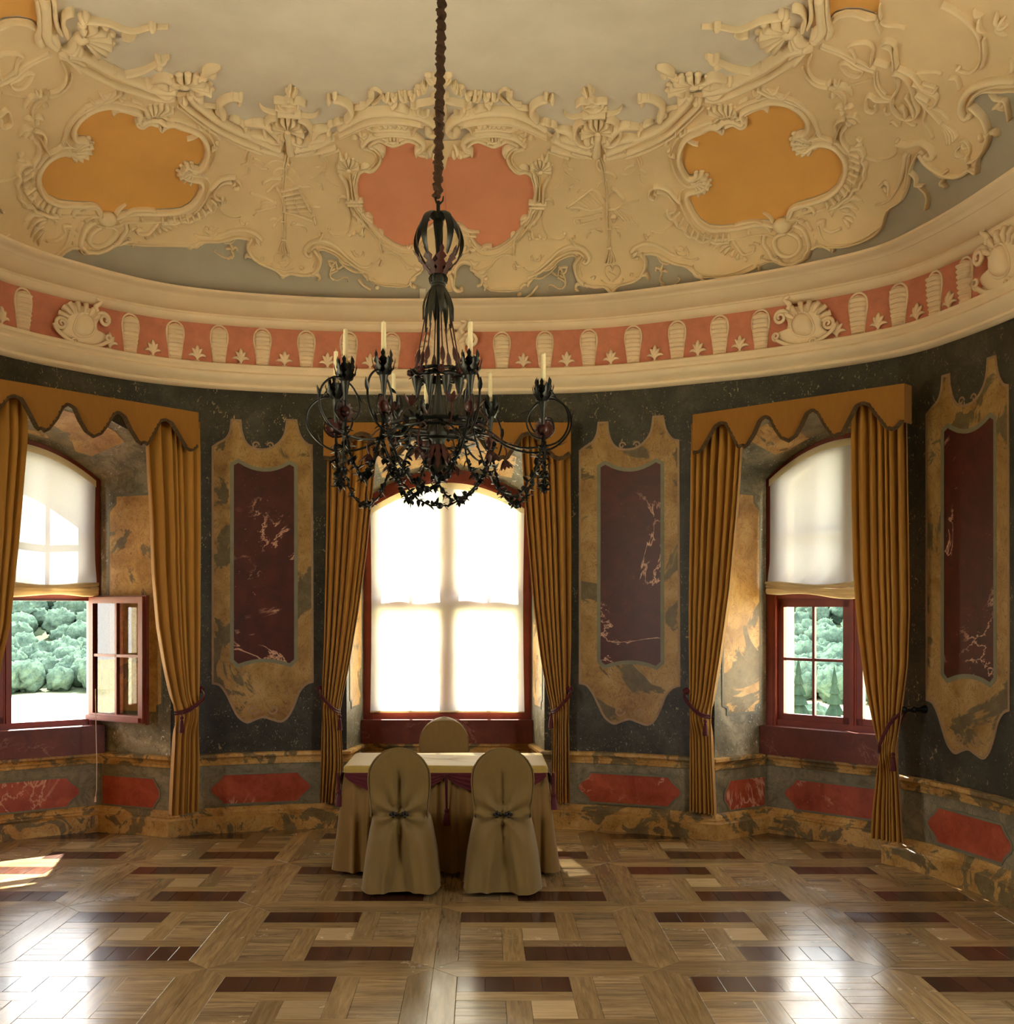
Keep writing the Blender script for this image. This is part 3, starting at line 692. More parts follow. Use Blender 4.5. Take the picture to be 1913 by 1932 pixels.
for pl, lab in zip(PELS, ('scalloped ochre pelmet with dark braid over the left window', 'scalloped ochre pelmet with dark braid behind the chandelier', 'scalloped ochre pelmet with dark braid over the right window')):
    inv, fwd, L = plane_uv(pl['a'], pl['b']); pl['inv'], pl['fwd'], pl['L'] = inv, fwd, L
    th = thing('pelmet', lab, 'pelmet', fwd(L/2, 3.32)); N = 160
    def pt(q, z, o=0.0):
        if q < 0: return fwd(0, z, q*.6)       # returns to the wall
        if q > 1: return fwd(L, z, -(q-1)*.6)
        return fwd(L*q, z, .012*math.sin(q*9)*(3.32-z)*2+o)
    qs = [-.2, -.1, -.02]+[k/N for k in range(N+1)]+[1.02, 1.1, 1.2]
    low = lambda q: 3.32-(.30 if q < 0 else (.26 if q > 1 else float(np.interp(q, _su, _sv))))
    rows = []
    for k in range(7): rows.append([pt(q, 3.32+(low(q)-3.32)*k/6) for q in qs])
    for k in range(7): rows.append([pt(q, 3.32+(low(q)-3.32)*(6-k)/6)+Vector((0, .012, 0)) for q in qs])
    mb = MB(); mb.grid(rows); mb.build('pelmet_cloth', MT['pelmet'], th)
    mb = MB(); bq = [k/(N*2) for k in range(2*N+1)]
    e0 = [pt(q, low(q)-.004, .004) for q in bq]
    e1 = []
    for i, q in enumerate(bq):
        a, b = e0[max(0, i-1)], e0[min(len(e0)-1, i+1)]; tdir = (b-a).normalized(); nn = Vector((0, -1, 0)); up = tdir.cross(nn); up = up if up.z > 0 else -up
        e1.append(e0[i]+up*.034)
    nrm = Vector((0, -.008, 0)); mid = [(a+b)/2+nrm*1.3 for a, b in zip(e0, e1)]
    mb.grid([e0, [p+nrm for p in e0], mid, [p+nrm for p in e1], e1])
    for i in range(0, len(e0), 4):      # knotted rosettes along the braid
        p = (e0[i]+e1[i])/2+nrm*1.4; mb.ball(p, .0075, 5, 3, 0, (1, .6, 1))
    mb.build('braid_trim', MT['braid'], th)
    mb = MB(); mb.grid([[fwd(0, 3.315, 0), fwd(L, 3.315, 0)], [fwd(0, 3.315, -.2), fwd(L, 3.315, -.2)]]); mb.build('pelmet_board', MT['rope'], th, smooth=False)
def curtain(pl, left, right, tie_y, nf, label, seed, lean):
    """left/right: outline points in the picture; back: the hanging plane a little behind the pelmet front"""
    r = random.Random(seed); inv, fwd = pl['inv'], pl['fwd']; back = -.075
    n_ = (fwd(0, 0, 1)-fwd(0, 0, 0)); pa = V2(*(fwd(0, 0, back).xy)); pb = V2(*(fwd(pl['L'], 0, back).xy)); inv2, fwd2, _ = plane_uv(pa, pb)
    Lp = sorted([inv2(*p)[::-1] for p in left]); Rp = sorted([inv2(*p)[::-1] for p in right])
    ul = lambda z: float(np.interp(z, [p[0] for p in Lp], [p[1] for p in Lp])); ur = lambda z: float(np.interp(z, [p[0] for p in Rp], [p[1] for p in Rp]))
    zb = min(Lp[0][0], Rp[0][0]); zt = 3.26
    ztie = inv2(*tie_y)[1]
    def sm(fn, z): return (fn(z-.05)+fn(z)*2+fn(z+.05))/4
    NR, NC = 84, nf*16; rows = []; mid = []
    wts = np.array([r.uniform(.6, 1.5) for _ in range(nf)]); edg = np.concatenate([[0], np.cumsum(wts)/wts.sum()])
    jit = [r.uniform(-.35, .35) for _ in range(nf+2)]; am = [r.uniform(.6, 1.2) for _ in range(nf+2)]
    for j in range(NR+1):
        z = zt+(zb-zt)*j/NR; a, b = sm(ul, z), sm(ur, z); wd = b-a; row = []
        near = math.exp(-((z-ztie)/.10)**2); top = max(0, (z-3.0)/.26)
        for i in range(NC+1):
            q = i/NC; x = float(np.interp(q, edg, range(nf+1))); k = int(min(x, nf-1)); fx = x-k
            amp = (am[k]*(1-fx)+am[k+1]*fx)*(.030-.012*near+.0*top)*min(1.25, .55+.9*wd/.5)*(1-.35*top)
            d = amp*(math.cos(2*PI*x+jit[k]*math.sin(PI*fx)*1.5)+.10*math.cos(4*PI*x+1+z*1.3+jit[k]*4))
            d += .06*near*math.sqrt(max(0, 1-(2*q-1)**2))
            e = q+.10/nf*math.sin(2*PI*x+.6)
            row.append(fwd2(a+wd*min(1.0, max(0, e)), z+(.006*math.sin(2*PI*x) if j == NR else 0), d+lean*(ztie-z)*.02))
        rows.append(row)
    c = fwd2((ul(zt)+ur(zt))/2, zt)
    th = thing('curtain', label, 'curtain', c, None)
    mb = MB(); mb.grid(rows)
    rb = [[p-Vector((n_.x, n_.y, 0))*.008 for p in rr] for rr in rows]; mb.grid(rb, flip=True)
    mb.grid([[rr[0] for rr in rows], [rr[0] for rr in rb]]); mb.grid([[rr[-1] for rr in rows], [rr[-1] for rr in rb]]); mb.grid([rows[-1], rb[-1]])
    mb.build('drape', MT['curtain'], th, smooth='all')
    # gathered heading tape
    mb = MB(); mb.grid([[p+Vector((n_.x, n_.y, 0))*.004 for p in rows[0]], [p+Vector((n_.x, n_.y, 0))*.006-Vector((0, 0, .05)) for p in rows[0]]]); mb.build('heading_tape', MT['pelmet'], th)
    return inv2, fwd2, ul, ur, ztie
CUR = {}
CUR['ll'] = curtain(PELS[0], [(-60, 790), (-60, 1300), (-60, 1560)], [(47, 794), (47, 830), (40, 914), (32, 1015), (23, 1098), (15, 1180), (2, 1234), (-14, 1330), (-26, 1400), (-18, 1480), (-12, 1600)], (-20, 1400), 5, 'mustard curtain cut by the left edge, beside the left window', 1, 0)
CUR['lr'] = curtain(PELS[0], [(272, 828), (276, 900), (280, 960), (285, 1080), (294, 1180), (308, 1260), (322, 1320), (329, 1348), (326, 1400), (322, 1470), (319, 1530)], [(375, 830), (376, 1000), (375, 1200), (374, 1300), (372, 1350), (374, 1440), (372, 1530)], (340, 1348), 6, 'mustard curtain tied back at the right of the left window', 2, 0)
CUR['cl'] = curtain(PELS[1], [(618, 827), (616, 1000), (612, 1200), (608, 1300), (608, 1350), (604, 1515)], [(713, 821), (708, 890), (702, 951), (692, 1043), (678, 1146), (661, 1248), (650, 1300), (642, 1340), (644, 1375), (648, 1446), (639, 1515)], (634, 1340), 7, 'mustard curtain tied back at the left of the middle window', 3, 0)
CUR['cr'] = curtain(PELS[1], [(982, 838), (988, 938), (996, 1033), (1006, 1146), (1020, 1248), (1030, 1300), (1040, 1340), (1041, 1400), (1038, 1513)], [(1075, 827), (1077, 1000), (1077, 1200), (1075, 1300), (1073, 1350), (1075, 1515)], (1045, 1342), 7, 'mustard curtain tied back at the right of the middle window', 4, 0)
CUR['rl'] = curtain(PELS[2], [(1306, 830), (1301, 1160), (1302, 1316), (1303, 1350), (1303, 1530)], [(1401, 827), (1392, 960), (1378, 1116), (1360, 1241), (1350, 1300), (1342, 1350), (1345, 1428), (1350, 1531)], (1340, 1352), 7, 'mustard curtain tied back at the left of the right window', 5, 0)
CUR['rr'] = curtain(PELS[2], [(1608, 800), (1609, 958), (1612, 1090), (1620, 1190), (1633, 1289), (1648, 1368), (1662, 1418), (1656, 1450), (1648, 1520), (1644, 1583)], [(1714, 790), (1718, 1057), (1719, 1157), (1715, 1256), (1704, 1334), (1692, 1412), (1694, 1440), (1700, 1520), (1705, 1592)], (1676, 1418), 7, 'dark-shaded mustard curtain at the right of the right window', 6, 0)
def tieback(key, knob, hold, tass, side, label, iron=False):
    inv2, fwd2, ul, ur, zt = CUR[key]
    s, z = wz(*knob); kp = WP(s, z, .03); u, zh = inv2(*hold)
    a, b = ul(zh), ur(zh)
    th = thing('curtain_tieback', label, 'tieback', kp)
    mb = MB(); nrm = wn(s); N3 = Vector((nrm.x, nrm.y, 0))
    if iron:
        mb.tube([WP(s, z, 0), WP(s, z, .05), WP(s, z, .17)], [.03, .012, .010], 10); mb.ball(WP(s, z, .19), .028); mb.ball(WP(s, z, .10), .022)
        mb.build('hook', MT['iron'], th)
    else:
        mb.tube([WP(s, z, 0), WP(s, z, .05)], .008, 8); mb.ball(WP(s, z, .065), .030, 12, 8, 0, (1, 1, 1)); mb.build('knob', MT['wine'], th)
    kp = WP(s, z, .17 if iron else .06)
    far = a if side > 0 else b      # the edge away from the knob
    mb = MB()
    for off in (0, .018):
        dz = kp.z-zh; near_u = b if side > 0 else a; e = fwd2(far, zh-off, .02); m = fwd2((a+b)/2, zh-off+dz*.36, .115); q = fwd2(near_u, zh-off+dz*.80, .085)
        pts = catmull([e, fwd2(far*.8+near_u*.2, zh-off+dz*.10, .085), m, q, kp], 6)
        mb.tube(pts, .0085, 6)
        mb.tube(catmull([e, fwd2((a+b)/2, zh+dz*.3, -.07), kp], 5), .0085, 6)
    mb.build('cord', MT['wine'], th)
    u, z2 = inv2(*tass); p = fwd2(u, z2, .10); q0 = fwd2(u, inv2(tass[0], hold[1]+2)[1], .10); mb = MB()
    mb.tube([q0, p+Vector((0, 0, .02))], .004, 6); mb.ball(p+Vector((0, 0, .012)), .015); mb.lathe([(.006, 0), (.014, -.012), (.012, -.02), (.016, -.035), (.021, -.10), (.0, -.10)], p, 14)
    mb.build('tassel', MT['wine'], th)
tieback('lr', (377, 1300), (331, 1343), (328, 1356), 1, 'wine-red cord tieback on the curtain right of the left window')
tieback('cl', (604, 1299), (642, 1340), (644, 1352), -1, 'wine-red cord tieback on the curtain left of the middle window')
tieback('cr', (1076, 1299), (1041, 1341), (1038, 1348), 1, 'wine-red cord tieback on the curtain right of the middle window')
tieback('rl', (1299, 1303), (1342, 1350), (1344, 1362), -1, 'wine-red cord tieback on the curtain left of the right window')
tieback('rr', (1745, 1338), (1661, 1417), (1697, 1424), 1, 'dark cord tieback on a long iron hook at the far right', True)
# ------------------------------------------------------------------ floor: base slab and inlaid parquet
FX0, FY0, FS = -.24, 5.45, 1.137
def inside(x, y):
    return float(dist_in([x], [y])[0]) > -.0
out = [(p.x, p.y) for p in (wp(PER*i/220) for i in range(220))]
mb = MB(); 
FL = [];
# outline of the floor including the niches
def floor_outline():
    P = []; cur = SX0
    for nc in NICHES:
        L = (nc['s0']-cur) % PER; n = max(2, int(L/.15)); P += [tuple(wp(cur+L*i/n)) for i in range(n+1)]
        P += [tuple(nc['b0']), tuple(nc['b1'])]; cur = nc['s1']
    L = (SX0-cur) % PER; n = 90; P += [tuple(wp(cur+L*i/n)) for i in range(n)]
    Q = [P[0]]
    for p in P[1:]:
        if math.dist(p, Q[-1]) > 1e-3: Q.append(p)
    return Q
OUTL = floor_outline()
t = NT('floor_underlay'); MT['under'] = t.bsdf(srgb(46, 30, 16), .7)
mb = MB(); v, tr = cdt_fill([OUTL], .8); mb.add([(p.x, p.y, -.012) for p in v], tr)
mb.grid([[(x, y, -.012) for x, y in OUTL+OUTL[:1]], [(x, y, -.14) for x, y in OUTL+OUTL[:1]]])
FLOOR = mb.build('floor', MT['under'], kind='structure', smooth=False)
MT['oak'] = m_wood('oak_parquet', (112, 88, 52), (168, 138, 92), .2, 1, 0); MT['oakv'] = m_wood('oak_parquet_lengthwise', (112, 88, 52), (168, 138, 92), .2, 1, 1)
MT['pale'] = m_wood('pale_maple_parquet', (164, 136, 94), (194, 166, 120), .22, 5, 0)
MT['walnut'] = m_wood('walnut_parquet', (50, 27, 17), (88, 52, 34), .18, 3, 1)
MT['stripe'] = m_wood('striped_oak_parquet', (94, 72, 44), (182, 152, 106), .21, 4, 0)
b, e, c0, c1, g = .107, .893, .0, 1.0, .003
U = [0, .107, .31, .412, .588, .689, .893]; Vv = [0, .107, .294, .395, .5876, .688, .893]
PIECES = []     # (material, polygon in module coordinates) v grows towards the camera
def rect(m, u0, u1, v0, v1): PIECES.append((m, [(u0, v0), (u1, v0), (u1, v1), (u0, v1)]))
for k in range(4): rect('walnut', .107+(.588-.107)*k/4, .107+(.588-.107)*(k+1)/4, .107, .294)
rect('oak', .107, .588, .294, .395); rect('oakv', .588, .689, .107, .5876)
for k in range(6): rect('stripe', .689, .893, .107+(.5876-.107)*k/6, .107+(.5876-.107)*(k+1)/6)
rect('oak', .412, .893, .5876, .688)
for k in range(5): rect('walnut', .412+(.893-.412)*k/5, .412+(.893-.412)*(k+1)/5, .688, .893)
rect('oakv', .31, .412, .395, .893)
for k in range(6): rect('stripe', .107, .31, .395+(.893-.395)*k/6, .395+(.893-.395)*(k+1)/6)
rect('pale', .412, .588, .395, .5876)
PIECES.append(('oakv', [(0, 0), (.107, .107), (.107, .893), (0, 1)])); PIECES.append(('oakv', [(1, 0), (1, 1), (.893, .893), (.893, .107)]))
PIECES.append(('oak', [(0, 0), (1, 0), (.893, .107), (.107, .107)])); PIECES.append(('oak', [(0, 1), (.107, .893), (.893, .893), (1, 1)]))
allp = []
for i in range(-4, 5):
    for j in range(-4, 4):
        for m, P in PIECES:
            Q = [(FX0+(i+u)*FS, FY0+(j+1-v)*FS) for u, v in P]
            cx = sum(q[0] for q in Q)/4; cy = sum(q[1] for q in Q)/4
            if cy < .8: continue
            nin = sum(inpoly(OUTL, *q) for q in Q)
            if nin == 0: continue
            if nin < 4:     # clip to the room outline
                dd = [q for q in Q]
            allp.append((cy, cx, m, Q))
def board_mesh(mb, Q, z):
    cx = sum(q[0] for q in Q)/4; cy = sum(q[1] for q in Q)/4; ins = []
    Qo = offset_poly(Q, .0006); Qi = offset_poly(Q, .0022)
    o = [(x, y, z-.0012) for x, y in Qo]; i_ = [(x, y, z) for x, y in Qi]; lo = [(x, y, -.012) for x, y in Qo]
    mb.add(o+i_+lo, [(4, 5, 6, 7)]+[(k, (k+1) % 4, 4+(k+1) % 4, 4+k) for k in range(4)]+[(8+k, 8+(k+1) % 4, (k+1) % 4, k) for k in range(4)])
vis = []
for cy, cx, m, Q in allp:
    if cy > 4.3 and abs(X0+cx/cy*F-956) < 1000: 
        ar = abs(sum(Q[k][0]*Q[(k+1) % 4][1]-Q[(k+1) % 4][0]*Q[k][1] for k in range(4)))/2
        vis.append((ar/cy**3, cy, cx, m, Q))
vis.sort(key=lambda t: -t[0]); single = set(id(v[4]) for v in vis[:298])
def set_tone(o, vals):
    a = o.data.attributes.new('tone', 'FLOAT', 'FACE'); a.data.foreach_set('value', vals)
rest = {}
for cy, cx, m, Q in allp:
    r = RND.random(); z = RND.uniform(-.0005, .0005)
    if id(Q) in single:
        mb = MB(); board_mesh(mb, Q, z); o = mb.build('parquet_board', MT[m], FLOOR, smooth=False); set_tone(o, [r]*len(mb.f))
    else:
        q = rest.setdefault(m, (MB(), [])); n0 = len(q[0].f); board_mesh(q[0], Q, z); q[1].extend([r]*(len(q[0].f)-n0))
mats = list(rest); mb = MB(); tn = []
for k, m in enumerate(mats):
    q, tt = rest[m]; mb.add(q.v, q.f, k); tn += tt
o = mb.build('parquet', [MT[m] for m in mats], FLOOR, smooth=False, kind='stuff'); set_tone(o, tn)
# ------------------------------------------------------------------ outside: valley, wooded hillside, fields
def hz(x, y):
    d = math.hypot(x*.55, y)
    base = -15.0+ .02*max(0, 120-y)
    base += 0.085*max(0, d-165)+.22*max(0, d-235)**1.0*.8
    base += 5*math.sin(x*.021+1)*math.sin(y*.017)*min(1, max(0, (d-190)/80))
    if y < 20: base = -16
    return base
t = NT('hillside_grass')
c = t.ramp(t.noise(.02, 3, .5), (.42, srgb(212, 206, 166)), (.58, srgb(226, 214, 180)))
c = t.mix(t.ramp(t.noise(.05, 4, .6, seed=3), (.6, 0), (.66, .5)), c, srgb(140, 150, 96))
sy = t.n('SeparateXYZ', Vector=t.co()); fm_ = t.math('ADD', sy.outputs['Y'], t.math('MULTIPLY', t.noise(.03, 3, .5), 40.0))
c = t.mix(t.ramp(t.math('DIVIDE', fm_, 400.0), (.49, 0), (.51, 1)), c, srgb(60, 70, 50))     # leaf litter under the woodland
MT['grass'] = t.bsdf(c, .95, Specular_IOR_Level=.1)
mb = MB(); rows = []
for y in [-400, -100, 0, 20, 40, 60, 80, 100, 120, 140, 155, 165, 175, 190, 205, 220, 235, 250, 270, 290, 320, 350, 380, 420, 460, 520, 600, 700]:
    rows.append([(x*(1+max(0, y)/300), y, hz(x*(1+max(0, y)/300), y)) for x in range(-400, 401, 20)])
mb.grid(rows); mb.build('hillside', MT['grass'], kind='structure', smooth='all')
def m_leaf(name, a, b):
    t = NT(name); c = t.ramp(t.noise(.7, 8, .8), (.3, srgb(*a)), (.7, srgb(*b)))
    d = t.n('BsdfDiffuse', Color=c); tl = t.n('BsdfTranslucent', Color=c); mx = t.n('MixShader', Fac=.15)
    t.t.links.new(d.outputs[0], mx.inputs[1]); t.t.links.new(tl.outputs[0], mx.inputs[2]); t.t.links.new(mx.outputs[0], t.out.inputs[0]); return t.m
MT['leafA'] = m_leaf('woodland_foliage', (26, 42, 40), (78, 96, 80)); MT['leafB'] = m_leaf('dark_conifer_foliage', (20, 34, 30), (44, 58, 46)); MT['bark'] = plain('bark', srgb(84, 66, 48), .9)
from mathutils import noise as MN
def blob(mb, c, r, nu=13, nv=9):
    c = Vector(c); rows = []
    for i in range(nv+1):
        th = PI*i/nv; row = []
        for j in range(nu):
            d = Vector((math.sin(th)*math.cos(2*PI*j/nu), math.sin(th)*math.sin(2*PI*j/nu), -math.cos(th)))
            p = c*.37+d*1.7; k = 1+.22*MN.noise(p)+.24*MN.noise(p*2.7)+.22*MN.noise(p*6.1)
            row.append(c+Vector((d.x, d.y, d.z*.95))*r*k)
        rows.append(row)
    mb.grid(rows, close=True)
def crown(mb, c, r, rnd, hgt=1.0, sub=1, clumps=7):
    for k in range(clumps):
        a = rnd.uniform(0, 2*PI); q = rnd.uniform(.0, .62)*r; zz = rnd.uniform(-.35, .55)*r*hgt
        rr = r*rnd.uniform(.2, .44); p = Vector(c)+Vector((math.cos(a)*q, math.sin(a)*q, zz))
        nu, nv = 7, 5; rows = []
        for i in range(nv+1):
            th = PI*i/nv; rows.append([p+Vector((math.sin(th)*math.cos(2*PI*j/nu)*rr, math.sin(th)*math.sin(2*PI*j/nu)*rr, -math.cos(th)*rr*.85*hgt))*1.0+Vector((rnd.uniform(-.24, .24)*rr, rnd.uniform(-.24, .24)*rr, rnd.uniform(-.24, .24)*rr)) for j in range(nu)])
        mb.grid(rows, close=True)
rf = random.Random(5); mb = MB(); cnt = 0
y = 168.0
while y < 400:
    st = 4.6+(y-168)*.022; rowk = 0
    for sgn in (-1, 1):
        lo, hi = (-.52, -.32) if sgn < 0 else (.24, .40)
        x = lo*y
        while x < hi*y:
            xx, yy = x+rf.uniform(-2, 2), y+rf.uniform(-2, 2); d = math.hypot(xx*.55, yy)
            field = (d < 182+10*math.sin(xx*.06)) or (d < 205 and sgn < 0 and math.sin(xx*.05+1) > .2) or (abs(d-232) < 4 and math.sin(xx*.04) > -.2)
            if not field:
                r = rf.uniform(1.9, 3.3)*(1+(y-168)/700); blob(mb, (xx, yy, hz(xx, yy)+r*.9), r, 22, 15); cnt += 1
            x += st*rf.uniform(.75, 1.2)
    y += st*.95
mb.build('forest', MT['leafA'], kind='stuff', smooth='all', label='hazy sunlit broadleaf woodland on the hillside beyond the valley field', category='forest')
print('forest trees', cnt)
def tree(p, r, kind, label, grp):
    th = thing('broadleaf_tree' if kind == 0 else 'conifer_tree', label, 'tree', p, grp); rn = random.Random(int(p[0]*10)); mb = MB()
    h = r*(1.5 if kind == 0 else 2.4)
    mb.tube([Vector(p)-Vector((0, 0, .5)), Vector(p)+Vector((0, 0, h*.8))], [r*.1, r*.04], 6); mb.build('trunk', MT['bark'], th)
    mb = MB()
    if kind == 0:
        blob(mb, (p[0], p[1], p[2]+h*.75), r*.72, 22, 16)
    else:
        for k in range(9):
            rr = r*.62*(1-k/9.5); z = p[2]+h*.16+k*h*.115; n = 11
            mb.grid([[(p[0], p[1], z+h*.2)]*n, [(p[0]+math.cos(2*PI*j/n)*rr*(1-.35*(j % 2)), p[1]+math.sin(2*PI*j/n)*rr*(1-.35*(j % 2)), z-rr*.25) for j in range(n)]], close=True)
    mb.build('foliage', MT['leafA' if kind == 0 else 'leafB'], th, smooth=(kind == 0))
for px, py, Y, r, k, lab in ((1506, 1338, 118, 3.8, 1, 'leftmost small conifer in the valley seen through the right window'), (1536, 1345, 122, 3.4, 0, 'round tree between the two conifers beyond the right window'),
                        (1574, 1338, 108, 3.6, 1, 'conifer just left of the window mullion in the right window'), (1560, 1352, 98, 2.2, 0, 'low round tree under the conifer in the right window'), (1590, 1354, 88, 1.9, 0, 'bushy tree low beside the mullion in the right window'), (1500, 1352, 103, 2.2, 0, 'bushy tree at the bottom left corner of the right window'),
                        (1626, 1335, 110, 3.0, 0, 'tree between mullion and curtain in the right window'), (44, 1336, 130, 1.1, 0, 'tiny tree standing alone in the pale field, left of two'), (138, 1338, 128, .9, 0, 'tiny tree standing alone in the pale field, right of two')):
    q = PX(px, py, Y); tree((q.x, q.y, hz(q.x, q.y)), r, k, lab, None)

# ------------------------------------------------------------------ painted ceiling fields and stucco relief
CR = dict(A=(1240, 140, 4.348), B=(1440, 0, 4.044), C=(1000, 180, 5.083), E=(900, 100, 3.578), F=(1200, 0, 2.683), D=(640, 120, 4.39), G=(0, 0, 2.989), K=(720, 380, 7.43), P=(0, 0, 1))
def T(k, s):
    ox, oy, sc = CR[k]; return [(ox+float(a.split(',')[0])/sc, oy+float(a.split(',')[1])/sc) for a in s.split()]
def thin(Q, d=.012):
    out = [Q[0]]
    for q in Q[1:]:
        if math.hypot(q[0]-out[-1][0], q[1]-out[-1][1]) > d: out.append(q)
    if tuple(out[-1]) != tuple(Q[-1]): out.append(Q[-1])
    return np.array(out)
def ridge(mb, Q, w, h, taper=(1, 1), close=False, mid=1.0, cap=True):
    Q = thin(np.array(Q), .010)
    if close: Q = np.vstack([Q, Q[:1]])
    if len(Q) < 2: return
    p, n = cpos(Q); L = len(p); rows = []
    for i in range(L):
        if close: t = p[(i+1) % (L-1)]-p[i-1 if i else L-2]
        else: t = p[min(L-1, i+1)]-p[max(0, i-1)]
        t = t/(np.linalg.norm(t)+1e-9); s = np.cross(n[i], t); f = i/(L-1)
        k = taper[0]*(1-f)+taper[1]*f+(mid-1)*math.sin(PI*f); ww, hh = w*k*.66, (1.5*h if h < .035 else .0525+(h-.035)*.35)*(.35+.65*k)
        rows.append([p[i]+s*(-ww)+n[i]*.0, p[i]-s*ww*.95+n[i]*hh*.65, p[i]-s*ww*.5+n[i]*hh*.97, p[i]+s*ww*.2+n[i]*hh, p[i]+s*ww*.85+n[i]*hh*.75, p[i]+s*ww])
    if cap and not close:
        c0, c1 = rows[0], rows[-1]; rows = [[p[0]]*6]+rows+[[p[-1]]*6]
    mb.grid(rows)
def both(name, fn, sides=(0, 1), parent=None):
    for sd in sides:
        mb = MB(); fn(mb, mir if sd else (lambda q: q))
        if mb.f: mb.build(name, MT['stucco'], parent or CEIL, smooth='all')
def line(name, specs, sides=(0, 1)):
    """specs: list of (crop, points, half width, height, taper, mid)"""
    def fn(mb, tf):
        for sp in specs:
            k, s, w, h = sp[:4]; tp = sp[4] if len(sp) > 4 else (1, 1); md = sp[5] if len(sp) > 5 else 1
            ridge(mb, tf(cplan(catmull(T(k, s), 6))), w, h, tp, False, md)
    both(name, fn, sides)
def fan(name, k, hub, tips, w, h, sides=(0, 1), rim=True, base=.35):
    def fn(mb, tf):
        hb = T(k, hub)[0]; tp = T(k, tips)
        for t in tp:
            a = (hb[0]*.8+t[0]*.2, hb[1]*.8+t[1]*.2); ridge(mb, tf(cplan([a, ((a[0]+t[0])/2, (a[1]+t[1])/2), t])), w, h, (base, 1.25))
            if rim: q = tf(cplan([t])); p, n = cpos(q, h*.2); mb.ball(p[0], w*1.0, 8, 5, 0, (1, 1, .7))
        q = tf(cplan([hb])); p, n = cpos(q, h*.2); mb.ball(p[0], w*1.7, 10, 6, 0, (1, 1, .8))
    both(name, fn, sides)
def balls(name, k, pts, r, sides=(0, 1)):
    def fn(mb, tf):
        for c in T(k, pts): p, n = cpos(tf(cplan([c])), r*.2); mb.ball(p[0], r, 8, 5, 0, (1, 1, .75))
    both(name, fn, sides)
def leaves(name, k, items, w, h, sides=(0, 1)):
    """items: 'x0,y0,x1,y1,bend' short curled leaves"""
    def fn(mb, tf):
        ox, oy, sc = CR[k]
        for it in items.split():
            x0, y0, x1, y1, b = [float(v) for v in it.split(',')]; dx, dy = x1-x0, y1-y0
            m = ((x0+x1)/2-dy*b, (y0+y1)/2+dx*b); P = [(ox+a/sc, oy+c/sc) for a, c in ((x0, y0), m, (x1, y1))]
            ridge(mb, tf(cplan(catmull(P, 5))), w, h, (.35, .15), False, 1.8)
    both(name, fn, sides)
def mirror_poly(Q): return mir(Q)
UP = [(842, 262), (876, 260), (887, 254), (889, 245), (882, 232), (872, 224), (886, 212), (904, 206), (920, 203), (936, 203), (970, 210), (1000, 223), (1023, 237), (1045, 252), (1068, 265), (1093, 273), (1125, 276), (1155, 272), (1196, 258), (1224, 247), (1252, 230), (1277, 207), (1297, 184), (1302, 172), (1330, 168), (1355, 165), (1385, 155), (1410, 148), (1445, 130), (1475, 110), (1490, 95), (1505, 84), (1522, 76), (1535, 60), (1532, 30), (1530, -40)]
LO = [(842, 548), (856, 545), (858, 521), (864, 503), (875, 494), (888, 498), (893, 510), (905, 520), (915, 530), (925, 547), (978, 547), (1006, 525), (1020, 511), (1040, 505), (1056, 488), (1079, 479), (1088, 484), (1082, 500), (1090, 528), (1101, 539), (1140, 540), (1156, 550), (1168, 539), (1196, 530), (1213, 519), (1219, 491), (1216, 476), (1244, 480), (1252, 488), (1302, 505), (1314, 522), (1336, 523), (1368, 523), (1409, 514), (1431, 503), (1457, 492), (1476, 499), (1498, 499), (1524, 488), (1535, 466), (1569, 466), (1602, 464), (1640, 451), (1666, 429), (1677, 395), (1703, 376), (1716, 347), (1722, 313), (1737, 283), (1746, 284), (1759, 309), (1781, 328), (1811, 330), (1834, 317), (1848, 324), (1850, 298), (1867, 272), (1871, 242), (1852, 209), (1834, 190), (1856, 168), (1880, 165), (1913, 164), (2020, 155), (2020, -40)]
YEL = T('A', '205,680 215,600 250,530 300,490 380,455 430,425 500,425 540,400 570,375 620,370 650,385 690,400 725,380 735,345 720,300 780,265 860,240 930,215 1040,225 1130,270 1190,330 1215,390 1205,440 1160,450 1110,480 1105,560 1160,615 1240,630 1290,590 1350,572 1430,590 1490,640 1525,720 1520,800 1480,890 1400,960 1300,1000 1150,1045 1095,1075 1075,1130 1040,1170 1000,1175 960,1200 880,1185 760,1200 640,1225 520,1235 430,1225 360,1180 310,1110 275,1030 275,985 330,970 400,940 435,880 410,830 350,790 300,815 265,820 225,760')
PNK = [(842, 318), (831, 293), (812, 291), (790, 288), (783, 279), (788, 272), (781, 264), (770, 261), (757, 266), (742, 271), (728, 266), (715, 261), (701, 269), (708, 272), (717, 280), (722, 290), (720, 303), (710, 316), (698, 321), (689, 319), (680, 325), (675, 343), (675, 361), (682, 380), (690, 400), (704, 421), (722, 441), (742, 455), (758, 462), (778, 462), (790, 452), (802, 430), (818, 417), (842, 413)]
YE2 = T('B', '512,128 550,80 640,50 740,50 830,78 880,95 893,0 893,-160 505,-160')
up, lo, ye, pk, y2 = [cplan(q) for q in (UP, LO, YEL, PNK, YE2)]
_sr = nearest_s((3.34, 5.3)); tail_o = [tuple((wp(_sr+.35*k)+wn(_sr+.35*k)*(.42+.08*math.sin(k*2.1))).xy) for k in range(14)]; tail_i = [tuple((wp(_sr+.35*k)+wn(_sr+.35*k)*1.75).xy) for k in range(13, -1, -1)]
lo = np.vstack([lo[:-1], np.array(tail_o), np.array(tail_i)])
up[0][0] = lo[0][0] = AXX; pk[0][0] = pk[-1][0] = AXX
if pk[3][0] < AXX: pk = mir(pk)       # keep it in the right half
cpf = lambda x, y, o: Vector(cpos([[x, y]], o)[0][0])
